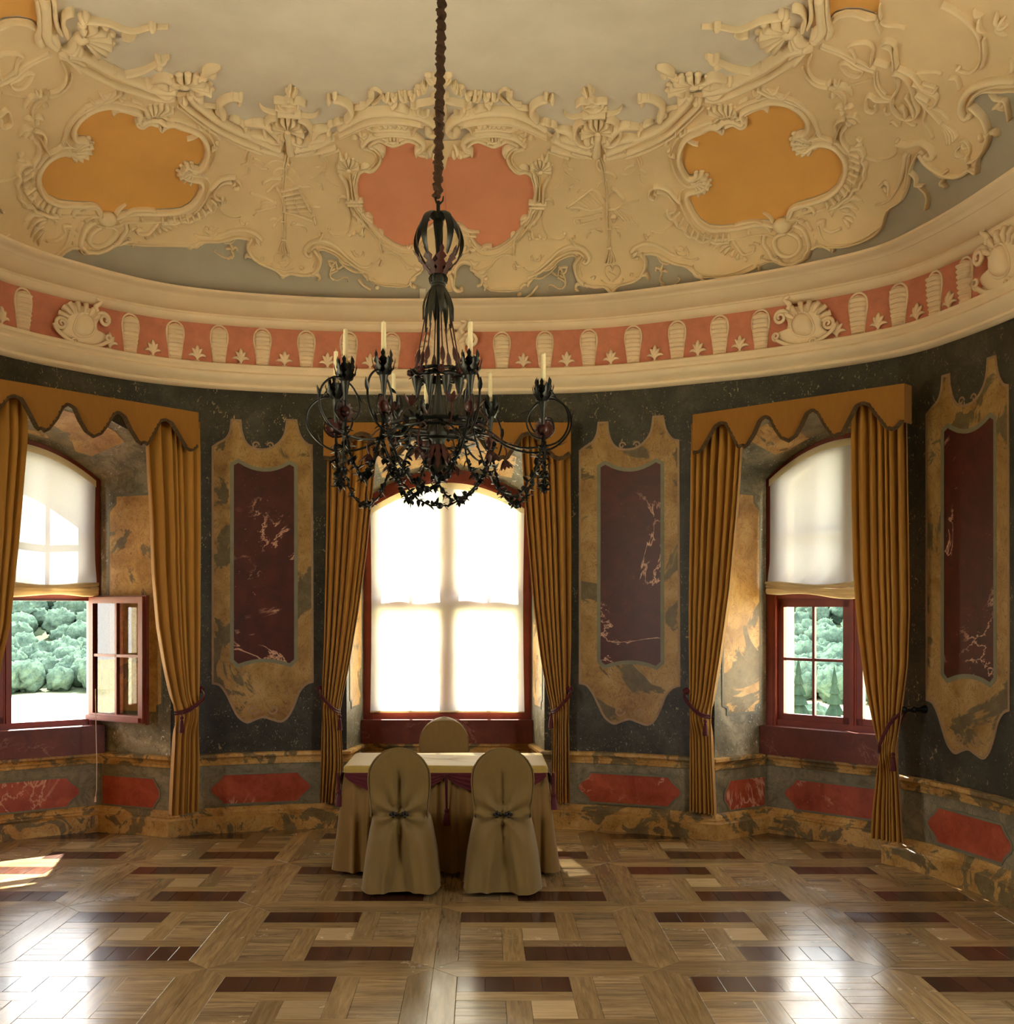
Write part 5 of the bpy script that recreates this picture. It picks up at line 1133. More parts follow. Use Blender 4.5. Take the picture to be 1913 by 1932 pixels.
line('fine_line', [('B', '540,125 600,85 700,72 800,105 870,95', .010, .03), ('B', '900,0 895,50 912,105', .009, .03), ('B', '870,115 905,205', .012, .035), ('B', '900,130 950,160 1040,165 1095,185', .008, .026), ('B', '375,385 345,470 370,545 430,590 490,600', .010, .03), ('B', '305,480 340,560 420,625 500,640', .008, .028), ('B', '510,640 590,670 632,720 632,780', .009, .028)])
leaves('scroll_leaf', 'B', '490,600,520,580,.4 550,580,600,600,.4 560,640,690,715,-.35 515,700,555,712,-.4 632,790,555,800,.3 640,790,700,795,-.3 640,860,740,910,-.4 700,1100,770,1160,-.3 690,1110,780,1200,-.3 730,1030,760,1060,-.4 1490,480,1520,480,.4 1040,1060,1035,1035,.3 1430,1280,1420,1330,.3 1400,1340,1420,1420,.3 1660,1010,1700,1060,-.2 1700,1000,1760,980,.3 1750,990,1810,1030,-.4 1800,60,1870,160,.3 1860,100,1880,250,.4 1670,100,1720,230,.2 1620,40,1700,80,.2 1790,120,1890,160,.3 1900,420,1870,540,-.4 1540,1060,1600,1100,.3 1500,1100,1560,1180,.3 1590,1130,1600,1260,.1 1850,730,1860,830,.3', .018, .04)
line('cove_spray', [('B', '1750,680 1790,735 1860,745 1880,800 1900,900', .010, .028), ('B', '1780,800 1860,780', .012, .03), ('B', '1520,1060 1560,1050 1600,1100 1590,1170 1540,1180 1500,1140 1520,1100', .010, .03), ('B', '1590,1270 1660,1285 1650,1300', .010, .03)])
# ------------------------------------------------------------------ frieze: fluted consoles, leaf sprigs, shell cartouches
def console():
    mb = MB(); n = 56; rows = []
    for i in range(n+1):
        v = i/n; z = .285*(1-v)         # top to bottom
        w = (.040+.022*math.sin(min(1, (1-v)*1.6+.02)*PI*.62))*(1+.03*math.cos(v*2*PI*8.5)) if v > .08 else .062*math.sqrt(max(.02, v/.08))*.93
        dep = .060*(1-.5*v)+.011*math.cos(v*2*PI*8.5)
        if v < .1: dep *= .3+.7*v/.1
        rows.append([(w*math.cos(a), -.004-max(0, math.sin(a))**.7*dep if 0 < a < PI else 0, z) for a in [PI*k/12 for k in range(13)]])
    mb.grid(rows, flip=True)
    m2 = MB()
    rim = [(-.042, 0), (-.056, .12), (-.068, .20), (-.060, .262), (-.03, .296), (0, .304), (.03, .296), (.060, .262), (.068, .20), (.056, .12), (.042, 0)]
    m2.tube([(x, -.010, z) for x, z in catmull(rim, 4)], .008, 6); return mb, m2
def sprig():
    mb = MB()
    for a, L, w in ((0, .125, .019), (-.36, .105, .016), (.36, .105, .016), (-.75, .095, .013), (.75, .095, .013)):
        pts = [(math.sin(a*t)*L*t*1.05, -.010-.012*math.sin(PI*t), .005+math.cos(a*t)*L*t-(.028*t**3 if abs(a) > .7 else 0)) for t in [k/6 for k in range(7)]]
        mb.tube(pts, [w*f for f in (.5, .6, .8, 1, 1.0, .8, .35)], 6)
    mb.tube([(-.02, -.008, .0), (.02, -.008, .0)], .014, 6); return mb
c1, c2 = console(); CM = None; c1m = c1.build('fluted_console', MT['ledge'], smooth='all').data; bpy.data.objects.remove(COL.objects['fluted_console'])
c2m = c2.build('console_rim', MT['ledge'], smooth='all').data; bpy.data.objects.remove(COL.objects['console_rim'])
spm = sprig().build('leaf_sprig', MT['ledge'], smooth='all').data; bpy.data.objects.remove(COL.objects['leaf_sprig'])
def on_frieze(name, me, s, z, par=None, off=.0, sc=1.0):
    n = wn(s); o = link(name, me, par or FR); o.matrix_parent_inverse = Matrix.Identity(4); p = WP(s, z, off)
    o.location = p; o.rotation_euler = (0, 0, math.atan2(n.y, n.x)+PI/2); o.scale = (sc, sc, sc); return o
XTRA = [s_of_px(1824)+.37*k for k in range(2, 12)]+[s_of_px(-40)-.37*k for k in range(1, 10)]
for s_ in XTRA: o = on_frieze('fluted_console', c1m, s_, 3.795); link('console_rim', c2m, o); on_frieze('leaf_sprig', spm, s_+.185, 3.795)
con_px = [-40, 42, 245, 330, 413, 495, 578, 658, 739, 947, 1028, 1111, 1195, 1278, 1358, 1436, 1620, 1697, 1766, 1824]
for x in con_px:
    s = s_of_px(x); o = on_frieze('fluted_console', c1m, s, 3.795); r_ = link('console_rim', c2m, o)
for a, b in zip(con_px[:-1], con_px[1:]):
    sa, sb = s_of_px(a), s_of_px(b)
    if sb-sa < .45: on_frieze('leaf_sprig', spm, (sa+sb)/2, 3.795)
for x in (205, 1580, 1868, -78): on_frieze('leaf_sprig', spm, s_of_px(max(-90, x)), 3.795)
def cartouche(flip, big=1.0):
    """shell cartouche: local x along the wall, z up, y towards the wall"""
    fx = -1 if flip else 1; q = lambda x, y, z: (fx*x*big, y*big, z*big)
    body = MB(); n = 36; rows = []
    outl = [(-.02, .285), (.10, .30), (.17, .25), (.19, .17), (.16, .09), (.21, .03), (.12, -.01), (.02, -.03), (-.10, -.02), (-.19, .03), (-.22, .09), (-.15, .10), (-.13, .17), (-.17, .235), (-.12, .28)]
    O = catmull(outl, 3, True)
    for k, (f, d) in enumerate(((1.0, .0), (1.0, -.022), (.93, -.038), (.8, -.046), (.6, -.05), (.3, -.05), (.01, -.05))):
        rows.append([q((x)*f+.01*(1-f), d-.004*(math.sin(i*1.6) if k in (1, 2) else 0), .13+(z-.13)*f) for i, (x, z) in enumerate(O)])
    body.grid(rows, close=True)
    boss = MB(); pear = catmull([(-.07, .08), (-.085, .15), (-.04, .215), (.03, .205), (.075, .14), (.09, .07), (.05, .035), (-.02, .045)], 4, True); rows = []
    for f, d in ((1.0, -.048), (.92, -.064), (.75, -.078), (.45, -.088), (.02, -.092)): rows.append([q((x-.005)*f+.005, d, .125+(z-.125)*f) for x, z in pear])
    boss.grid(rows, close=True); boss.tube([q(x*1.1, -.05, .125+(z-.125)*1.12) for x, z in pear], .009*big, 6, close=True)
    sh = MB()
    for k in range(7):
        a = math.radians(18+k*21); r0, r1 = .12, .215; sh.tube([q(.03+math.cos(a)*r0*1.0, -.045, .13+math.sin(a)*r0*.75), q(.03+math.cos(a)*(r0+r1)/2, -.065, .13+math.sin(a)*(r0+r1)/2*.8), q(.03+math.cos(a)*r1, -.05, .13+math.sin(a)*r1*.82)], [.010*big, .019*big, .024*big], 6)
    vol = MB()
    for cx, cz, r, st, dr, w in ((-.175, .205, .060, 0.4, 1, .020), (.215, .095, .052, 2.6, -1, .018), (-.215, .055, .035, -1.2, -1, .013), (.09, -.03, .04, 3.6, 1, .013)):
        pts = []; rr = []
        for k in range(26):
            f = k/25; a = st+dr*f*3.3*PI; R_ = r*(1-.82*f); pts.append(q(cx+math.cos(a)*R_, -.05-.03*f, cz+math.sin(a)*R_)); rr.append(w*(1-.55*f)*big)
        vol.tube(pts, rr, 7)
    vol.tube([q(*p) for p in catmull([(-.22, -.05, .03), (-.12, -.06, -.025), (.0, -.06, -.045), (.13, -.06, -.03), (.24, -.06, .03), (.27, -.05, .09)], 5)], .016*big, 7)
    vol.tube([q(*p) for p in catmull([(-.115, -.05, .262), (-.10, -.06, .30), (-.14, -.07, .345), (-.10, -.06, .37)], 5)], [.022*big]*8+[.016*big]*8, 7) if True else None
    return body, boss, sh, vol
for i, (x, flip, big) in enumerate(((152, True, .9), (848, True, 1.0), (1518, False, .92), (1888, False, 1.05))):
    s = s_of_px(x) if x < 1880 else s_of_px(1860)+.22; body, boss, sh, vol = cartouche(flip, big)
    n = wn(s); mb0 = body.build('shell_cartouche', MT['ledge'], smooth='all'); me = mb0.data; bpy.data.objects.remove(mb0)
    o = on_frieze('shell_cartouche', me, s, 3.815, off=.01)
    for nm, m_ in (('boss', boss), ('shell_fan', sh), ('volute', vol)):
        c = m_.build(nm, MT['ledge'], smooth='all'); me = c.data; bpy.data.objects.remove(c); link(nm, me, o)
# ------------------------------------------------------------------ table and its cloth
TX0, TX1, TY0, TY1, TZ = -.935, .450, 7.375, 8.06, .735
th = thing('table', 'rectangular table hidden under the skirted mustard cloth, before the middle window', 'table', ((TX0+TX1)/2, (TY0+TY1)/2, 0))
mb = MB(); mb.box(((TX0+TX1)/2, (TY0+TY1)/2, .708), (TX1-TX0-.06, TY1-TY0-.06, .03)); mb.build('table_top', MT['oak'], th, smooth=False)
for x in (TX0+.1, TX1-.1):
    for y in (TY0+.1, TY1-.1): mb = MB(); mb.tube([(x, y, 0), (x, y, .69)], [.02, .026], 8); mb.build('leg', MT['brass'], th)
cl = thing('tablecloth', 'mustard tablecloth with pleated skirt and wine-red swags over the table', 'tablecloth', ((TX0+TX1)/2, (TY0+TY1)/2, .735))
def rrect(x0, x1, y0, y1, r, n=6):
    P = []
    for cx, cy, a0 in ((x1-r, y0+r, -90), (x1-r, y1-r, 0), (x0+r, y1-r, 90), (x0+r, y0+r, 180)):
        for k in range(n+1): a = math.radians(a0+90*k/n); P.append((cx+r*math.cos(a), cy+r*math.sin(a)))
    return P
def resample(P, N):
    P = [Vector(p) for p in P]; P.append(P[0]); L = [0]
    for a, b in zip(P[:-1], P[1:]): L.append(L[-1]+(b-a).length)
    out = []
    for i in range(N):
        s = L[-1]*i/N; k = max(j for j in range(len(L)) if L[j] <= s+1e-9); k = min(k, len(P)-2); t = (s-L[k])/max(1e-9, L[k+1]-L[k]); out.append(P[k].lerp(P[k+1], t))
    return out
base = resample(rrect(TX0, TX1, TY0, TY1, .03), 520); N = len(base); cxy = Vector(((TX0+TX1)/2, (TY0+TY1)/2))
nrm = []
for i in range(N): t_ = (base[(i+1) % N]-base[i-1]).normalized(); nrm.append(Vector((t_.y, -t_.x)))
mb = MB(); rows = []
for f, z in ((.0, .737), (.5, .738), (.9, .7385), (.985, .737), (1.0, .731), (1.004, .722), (1.004, .700), (1.0, .692)):
    rows.append([(cxy.x+(p.x-cxy.x)*f, cxy.y+(p.y-cxy.y)*f, z+(.0015*math.sin(p.x*9+p.y*5) if f < 1 else 0)-(.004*math.sin(i*.09)**2 if z < .71 else 0)) for i, p in enumerate(base)])
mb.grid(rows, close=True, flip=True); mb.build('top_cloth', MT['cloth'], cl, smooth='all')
mb = MB(); mb.tube([(p.x*1.0+nrm[i].x*.004, p.y+nrm[i].y*.004, .694-.004*math.sin(i*.09)**2) for i, p in enumerate(base)], .0035, 6, close=True); mb.build('piping', MT['cloth'], cl)
rp = random.Random(3); ph = [rp.uniform(-.6, .6) for _ in range(60)]; rows = []
for j in range(25):
    v = j/24; z = .70+(.030-.70)*v; row = []
    for i, p in enumerate(base):
        k = i/N*44; a = (.004+.020*v**.8)*math.sin(2*PI*k+ph[int(k) % 60]*math.sin(PI*(k % 1))*2)+.012*v*math.sin(2*PI*k/3.7+1)
        flare = .062*v**1.2; q = p+nrm[i]*(a+flare-.004); row.append((q.x, q.y, z))
    rows.append(row)
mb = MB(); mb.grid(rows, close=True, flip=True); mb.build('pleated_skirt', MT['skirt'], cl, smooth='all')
def swag(x0, x1, y, depth, side=None):
    mb = MB(); rows = []; n = 28
    for j in range(13):
        v = j/12; row = []
        for i in range(n+1):
            u = i/n; s = math.sin(PI*u)**.75; z = .693-(.022+depth*s)*v; d = .010+.016*abs(math.sin(v*PI*3.5))*(.3+.7*s)+.012*v
            if side is None: row.append((x0+(x1-x0)*u, y-d, z))
            else: row.append((side[0]+side[1]*(d), x0+(x1-x0)*u, z))
        rows.append(row)
    mb.grid(rows); mb.build('swag', MT['wine'], cl, smooth='all')
xm = (TX0+TX1)/2
swag(TX0+.01, xm, TY0, .125); swag(xm, TX1-.01, TY0, .125)
swag(TY0, TY1, 0, .11, (TX0, -1)); swag(TY0, TY1, 0, .11, (TX1, 1))
def tassel(x, y, zt, z1, par, drop=.0):
    mb = MB(); mb.tube([(x, y, zt), (x, y, z1+.10)], .006, 6); mb.tube([(x-.012, y-.004, zt), (x-.004, y-.006, z1+.11)], .005, 6)
    mb.lathe([(.006, .115), (.017, .105), (.018, .09), (.012, .082), (.018, .07), (.027, .0), (.0, .0)], (x, y, z1), 16); mb.build('tassel', MT['wine'], par)
tassel(xm+.01, TY0-.045, .69, .345, cl); tassel(TX0-.035, TY0+.03, .69, .46, cl); tassel(TX1+.045, TY0+.02, .69, .44, cl)
# ------------------------------------------------------------------ covered chairs (built facing +y: the back is at y = 0)
def chair_mesh(seed):
    r = random.Random(seed); f1 = [r.uniform(0, 6) for _ in range(6)]
    Z = [.03, .06, .10, .15, .20, .25, .30, .34, .38, .41, .44, .455, .463, .468, .471, .475, .482, .50, .52, .54, .56, .59, .62, .65, .69, .73, .77, .80, .83, .86, .885, .905, .92, .93, .9365, .939]
    zz, hw = [.0, .10, .25, .40, .48, .53, .60, .68, .745, .80, .85, .89, .92, .935, .94], [.252, .243, .224, .200, .182, .178, .185, .193, .196, .188, .163, .128, .083, .040, .002]
    hd_z, hd_v = [.03, .455, .463, .468, .471, .475, .482, .52, .70, .90, .94], [.245, .222, .213, .18, .13, .08, .045, .030, .027, .024, .006]
    yb_z, yb_v = [.0, .2, .40, .5, .7, .94], [-.045, -.02, .0, .008, .0, -.045]
    NP = 128; rows = []
    ZB = list(Z)
    for i_, v_ in zip(range(10, 22), (.442, .458, .472, .485, .497, .508, .520, .533, .547, .562, .577, .596)): ZB[i_] = v_
    for zf_, zk_ in zip(Z, ZB):
        z = zf_
        w = float(np.interp(z, zz, hw)); d = float(np.interp(z, hd_z, hd_v)); yb = float(np.interp(z, yb_z, yb_v)); cy = yb+d; row = []
        ex = .55 if z < .46 else (.7 if z < .55 else .62)
        for k in range(NP):
            a = 2*PI*k/NP; c, s = math.cos(a), math.sin(a); bl = max(0, min(1, .5-1.5*s)); z = zf_*(1-bl)+zk_*bl; w = float(np.interp(z, zz, hw)); yb = float(np.interp(z, yb_z, yb_v)); cy = yb+d; ex = float(np.interp(z, [.38, .58], [.55, .64])); x = math.copysign(abs(c)**ex, c)*w; y = cy+math.copysign(abs(s)**ex, s)*d
            if s < -.05:        # the side seen from behind
                bk = min(1, -s*1.6); zz0 = .515; rx, rz = x, z-zz0; rr = math.hypot(rx, rz); an = math.atan2(rz, abs(rx)+1e-6)
                if z < .80 and z > .52: g_ = .0025+.007*(.80-z)/.28; y += .040*bk*math.exp(-(x/g_)**2)*min(1, (.8-z)/.05)
                if z <= .52:
                    pw = .012+.085*min(1, (.52-z)/.45)*.9; y += .050*bk*min(1, (.52-z)/.06)*max(0, 1-(abs(x)/pw)**4)-.016*bk*math.exp(-((abs(x)-pw*1.15)/.02)**2)*min(1, (.52-z)/.06)
                y += bk*.019*math.sin(an*8+f1[0])*math.exp(-(rr/.22)**2)*(1 if rr > .03 else rr/.03)
                y += bk*.012*math.sin(x*30+f1[1]+z*4)*min(1, max(0, (.42-z)/.25))
                e = math.exp(-((abs(x)-.17)/.03)**2)*math.exp(-((z-.50)/.06)**2); y += e*.018*math.sin(z*80+f1[2])
            elif z < .45: 
                x += .006*math.sin(y*40+f1[3])*min(1, (.45-z)/.2); y += .007*math.sin(x*38+f1[4])*min(1, (.45-z)/.2)*(1 if s > .5 else 0)
            zo = z+(.006*math.sin(a*5+f1[5]) if z < .05 else 0); row.append((x, y, zo))
        rows.append(row)
    mb = MB(); mb.grid(rows, close=True, flip=True); o = len(mb.v); mb.f.append(tuple(range(o-NP, o))); mb.m.append(0)
    pip = MB(); zs = [z for z in Z if z >= .50]; L = []
    for z in zs: L.append((float(np.interp(z, zz, hw)), float(np.interp(z, yb_z, yb_v))+float(np.interp(z, hd_z, hd_v))*.35, z))
    pip.tube([(x+.001, y, z) for x, y, z in L]+[(-x-.001, y, z) for x, y, z in L[::-1]], .0035, 6)
    hem = MB(); hem.tube([(p[0], p[1], p[2]) for p in rows[0]], .003, 5, close=True)
    return mb, pip, hem
def frog():
    mb = MB()
    for sx in (-1, 1):
        for dx, dz, r in ((.020, .004, .013), (.036, .014, .011), (.036, -.010, .011), (.052, .002, .010), (.012, 0, .010)): mb.ball((sx*dx, -.012, .517+dz), r, 8, 6, 0, (1, .5, 1))
        mb.tube([(sx*.01, -.014, .517), (sx*.062, -.010, .517)], [.006, .003], 6)
    mb.tube([(-.012, -.016, .517), (.012, -.016, .517)], .007, 6)
    return mb
def build_chair(label, loc, rot, seed, group):
    th = thing('covered_chair', label, 'chair', loc, group); th['_base'] = (0, 0, 0); th.rotation_euler = (0, 0, rot)
    b_, p_, h_ = chair_mesh(seed); b_.build('chair_cover', MT['cover'], th, smooth='all'); p_.build('piping', MT['cover'], th); h_.build('hem', MT['cover'], th)
    frog().build('fastening', MT['brass'], th)
    for x in (-.165, .165):
        for y in (.11, .36):
            m = MB(); m.tube([(x, y, 0), (x, y, .43)], [.012, .016], 8); m.tube([(x, y, 0), (x, y, .012)], .016, 8); m.build('leg', MT['brass'], th)
build_chair('left of the two covered chairs with their backs to the camera, dark clasp behind', (-.514, 6.80, 0), 0, 1, 'fabric-covered chairs at the table')
build_chair('right of the two covered chairs with their backs to the camera, dark clasp behind', (.134, 6.80, 0), math.radians(-1), 2, 'fabric-covered chairs at the table')
build_chair('covered chair on the far side of the table, under the middle window', (-.297, 8.66, 0), PI, 3, 'fabric-covered chairs at the table')
# small plate on the cove above the cornice
q = cplan([(798, 556)]); P_, n_ = cpos(q, .02); c = Vector(P_[0]); o = MB(); R = Vector(n_[0]).to_track_quat('Y', 'Z').to_matrix()
o.box(c, (.05, .012, .10), R); pl = o.build('wall_plate', MT['white'], smooth=False); tag(pl, 'small pale rectangular plate on the grey cove, left of the chandelier stem', 'plate')
# ------------------------------------------------------------------ wrought iron chandelier
CX, CY = -.222, 5.6
ch = thing('chandelier', 'dark wrought-iron chandelier with leaves and red flowers on a long chain', 'chandelier', (CX, CY, 2.7))
def cz(y): return H+(Y0-y)*CY/F
def rot(a, r, z, tx=0): return Vector((CX+r*math.sin(a)+tx, CY-r*math.cos(a), z))       # a = 0 faces the camera
def leafm(mb, base, d, L, w, curl=0.0, up=None, lobes=False, n=5):
    """thin pointed leaf with a fold along the middle"""
    d = Vector(d).normalized(); up = Vector(up) if up is not None else Vector((0, 0, 1)); s = d.cross(up)
    if s.length < 1e-3: s = d.orthogonal()
    s.normalize(); nn = s.cross(d).normalized(); base = Vector(base); rows = []
    for i in range(n+1):
        t = i/n; ww = w*(math.sin(PI*min(1, t*.92+.08))**.8)*(1-.25*t) if i < n else w*.03
        if lobes and i % 2: ww *= 1.35
        elif lobes: ww *= .6
        p = base+d*L*t+nn*(curl*L*t*t); rows.append([p-s*ww+nn*ww*.25, p, p+s*ww+nn*ww*.25])
    mb.grid(rows); rb = [[q-nn*.0015 for q in r] for r in rows]; mb.grid(rb, flip=True)
IR, IG, IRD = MT['iron'], MT['irongreen'], MT['ironred']
# chain wrapped in a gathered sleeve, slightly out of plumb
mb = MB(); pts = []; rr = []
top = Vector((CX+.022, CY, 5.20)); bot = Vector((CX-.004, CY, cz(372)))
for i in range(90):
    t = i/89; p = top.lerp(bot, t); pts.append(p+Vector((.004*math.sin(i*1.9), .004*math.cos(i*1.3), 0))); rr.append(.017+.005*abs(math.sin(i*.75))+.002*math.sin(i*2.3))
mb.tube(pts, rr, 10); mb.build('chain_sleeve', MT['rope'], ch)
mb = MB(); hel = []
for i in range(340):
    t = i/339; p = top.lerp(bot, t); an = i*.42; hel.append(p+Vector((.021*math.cos(an), .021*math.sin(an), 0)))
mb.tube(hel, [.006+.004*abs(math.sin(i*.9)) for i in range(340)], 5); mb.build('sleeve_ruffle', MT['rope'], ch)
mb = MB(); z0 = cz(376); mb.tube([(CX, CY, z0+.04), (CX-.014, CY, z0), (CX-.008, CY, z0-.018), (CX+.010, CY, z0-.022), (CX+.024, CY, z0-.008), (CX+.026, CY, z0+.016)], [.006, .006, .007, .006, .005, .003], 8)
mb.tube([(CX, CY, z0-.01), (CX, CY, cz(412))], .010, 8); mb.build('hook', IR, ch)
mb = MB(); zt = cz(404); mb.lathe([(.012, .0), (.024, -.012), (.026, -.05), (.020, -.10), (.012, -.16), (.014, -.28)], (CX, CY, zt), 12); mb.build('crown_stem', IR, ch)
for k in range(7):      # drooping strap leaves at the top
    a = 2*PI*k/7+.45; R_ = .155 if k % 2 == 0 else .115; mb = MB(); rows = []
    P = catmull([(0.014, zt-.035), (.06*R_/.155, zt-.005), (.115*R_/.155, zt-.035), (R_*.98, zt-.11), (R_*.93, zt-.175), (R_*.72, zt-.235)], 4)
    for i, (r, z) in enumerate(P):
        t = i/(len(P)-1); w = .021*math.sin(PI*(.12+.86*t))**.7; c = rot(a, r, z); sd = Vector((math.cos(a), math.sin(a), 0)); rows.append([c-sd*w, c+Vector((0, 0, .004)), c+sd*w])
    mb.grid(rows); mb.grid([[q-Vector((0, 0, .003)) for q in r] for r in rows], flip=True); mb.build('strap_leaf', IR, ch)
zp = cz(521)
mb = MB(); mb.lathe([(.020, -.01), (.042, .03), (.044, .055), (.03, .09), (.01, .12)], (CX, CY, zp), 14); mb.build('bud', IRD, ch)
for k in range(8):
    a = 2*PI*k/8+.2; b_ = rot(a, .028, zp); tip = rot(a, .125, zp+.13); mb = MB(); leafm(mb, b_, tip-b_, .165, .027, -.08 if k % 2 else .05, Vector((math.sin(a), -math.cos(a), 0)), True, 8); mb.build('red_leaf', IRD, ch)
mb = MB(); mb.lathe([(.018, .02), (.038, .012), (.046, -.004), (.044, -.022), (.036, -.032), (.040, -.040), (.030, -.052)], (CX, CY, zp-.008), 20)
for k in range(14): a = 2*PI*k/14; mb.tube([rot(a, .036, zp+.004), rot(a, .046, zp-.014), rot(a, .040, zp-.036)], .006, 5)
mb.build('collar', IG, ch)
zs = cz(540)
for k in range(8):      # hanging sepals
    a = 2*PI*k/8+.25; mb = MB(); rows = []; LL = .225 if k % 2 else .175
    for i in range(9):
        t = i/8; r = .030+.044*math.sin(min(1, t*1.5)*PI/2); w = .019*math.sin(PI*(.25+.74*t**.8))**.9 if i < 8 else .001; c = rot(a, r, zs-LL*t); sd = Vector((math.cos(a), math.sin(a), 0)); rows.append([c-sd*w, c+(c-Vector((CX, CY, c.z)))*.12, c+sd*w])
    mb.grid(rows); mb.grid([[q*1.0-Vector((0, 0, .002)) for q in r] for r in rows], flip=True); mb.build('sepal', IG, ch)
    r0, r1 = .068, .118; z1, z2 = zs-LL+.02, cz(700)
    w_ = MB(); w_.tube([rot(a, r0, z1), rot(a, (r0+r1)/2, (z1+z2)/2), rot(a, r1, z2)], .0036, 6); w = w_.build('hanging_wire', IRD, ch)
    t = .70 if k % 2 else .78; p = rot(a, r0+(r1-r0)*t, z1+(z2-z1)*t); m = MB(); d_ = (rot(a, r1, z2)-rot(a, r0, z1)).normalized()
    m.tube([p-d_*.045, p-d_*.03, p-d_*.005, p+d_*.018, p+d_*.034, p+d_*.044, p+d_*.055], [.004, .009, .0135, .012, .005, .0075, .003], 8); m.build('bead', IRD, w)
# crown ring with roses
zr = cz(706); mb = MB()
for dz, r, w in ((.012, .130, .010), (-.014, .126, .013)): mb.tube([rot(2*PI*k/40, r+.004*math.sin(k*1.7), zr+dz+.003*math.sin(k*2.3)) for k in range(40)], w, 8, close=True)
rg = random.Random(9)
for k in range(46):
    a = rg.uniform(0, 2*PI); b_ = rot(a, .128, zr+rg.uniform(-.02, .02)); dd = Vector((math.sin(a)*.8, -math.cos(a)*.8, rg.uniform(-1, 1))); leafm(mb, b_, dd, .034, .011, .2, n=3)
ring_ = mb.build('crown_ring', IR, ch)
for k in range(8):
    m = MB(); p = rot(2*PI*k/8+.15, .142, zr); m.ball(p, .019, 8, 6)
    for j in range(5): m.tube([p+Vector((.017*math.cos(j*1.26), -.008, .017*math.sin(j*1.26)))], .008, 6) if False else m.ball(p+Vector((.012*math.cos(j*1.26), -.010, .012*math.sin(j*1.26))), .009, 6, 4)
    m.build('rose', IRD, ring_)
for k in range(8):      # drooping bells under the crown ring
    a = 2*PI*k/8+.4; m = MB(); p = rot(a, .118, zr-.03); m.lathe([(.026, .0), (.020, -.03), (.011, -.06), (.006, -.085)], p, 10); m.tube([p-Vector((0, 0, .085)), rot(a, .10, cz(770)), rot(a, .14, cz(800))], .0035, 6); m.build('bell_flower', IG, ch)
mb = MB(); mb.tube([(CX, CY, zs), (CX, CY, cz(705)), (CX, CY, cz(800))], .008, 8); mb.build('centre_rod', IR, ch)
mb = MB(); mb.lathe([(.006, cz(690)), (.014, cz(725)), (.024, cz(760)), (.040, cz(800)), (.060, cz(815)), (.058, cz(822)), (.035, cz(832)), (.03, cz(845)), (.05, cz(862)), (.062, cz(880)), (.03, cz(884)), (.004, cz(894))], (CX, CY, 0), 14)
mb.build('centre_cone', IG, ch)
for k in range(10):     # ragged flower under the cone
    a = 2*PI*k/10; m = MB(); leafm(m, rot(a, .03, cz(838)), (math.sin(a)*.55, -math.cos(a)*.55, -1), .14, .018, -.15, (math.sin(a), -math.cos(a), 0), True, 6); m.build('drop_petal', IRD, ch)
# hub: two leafy rings
zh = cz(808); mb = MB()
for dz, r, w in ((.02, .225, .012), (-.012, .232, .009), (-.075, .20, .008)): mb.tube([rot(2*PI*k/56, r+.004*math.sin(k*1.3), zh+dz) for k in range(56)], w, 7, close=True)
for k in range(110):
    a = rg.uniform(0, 2*PI); b_ = rot(a, .225, zh+rg.uniform(-.05, .03)); leafm(mb, b_, (math.sin(a)*.6+rg.uniform(-.6, .6), -math.cos(a)*.6+rg.uniform(-.6, .6), rg.uniform(-1, .8)), .05, .014, .2, n=3)
for k in range(6): a = 2*PI*k/6; mb.tube([rot(a, .03, zh-.03), rot(a, .13, zh-.045), rot(a, .225, zh)], .006, 6)
mb.build('hub_ring', IR, ch)
def garland(p, q, sag, seed, thick):
    r = random.Random(seed); mb = MB(); N = 26; pts = []
    for i in range(N+1):
        t = i/N; c = Vector(p).lerp(Vector(q), t); c.z -= sag*(1-(2*t-1)**2)**(.8); c += Vector((r.uniform(-1, 1), r.uniform(-1, 1), r.uniform(-1, 1)))*.005; pts.append(c)
    mb.tube(pts, .0045 if thick < 1 else .007, 6)
    for i in range(N+1):
        for _ in range(int(1+2.6*thick)):
            d = Vector((r.uniform(-1, 1), r.uniform(-1, 1), r.uniform(-.9, .9))); leafm(mb, pts[i], d, r.uniform(.026, .050), r.uniform(.009, .016), r.uniform(-.3, .3), n=3)
    o = mb.build('leaf_garland', IR, ch); m = MB()
    for i in (6, 13, 19): m.ball(pts[i]+Vector((r.uniform(-.01, .01), -.012, r.uniform(-.01, .01))), .013+.004*(i == 13), 8, 6, 0, (1, .6, 1))
    m.build('garland_flower', IR, o); return o
ARMS = [(-24, .575, 690), (-47, .585, 702), (-88, .525, 738), (17, .585, 690), (96, .545, 742), (112, .60, 738), (153, .60, 772), (-153, .60, 772), (-171, .58, 776)]
CANDLE_LAB = ['second tallest-standing ivory candle from the left, left-front of the chandelier', 'ivory candle left of the two front-left ones on the chandelier', 'ivory candle at the far left end of the chandelier, lower and behind',
  'ivory candle right of the chain, on the front-right arm', 'ivory candle at the far right end of the chandelier, the nearer of two', 'ivory candle just behind the far right one, mostly hidden',
  'ivory candle low on the right, on a rear arm over the curtain', 'ivory candle low on the left, on a rear arm', 'short-looking ivory candle behind the chandelier centre, left of the stem']
flowers = []
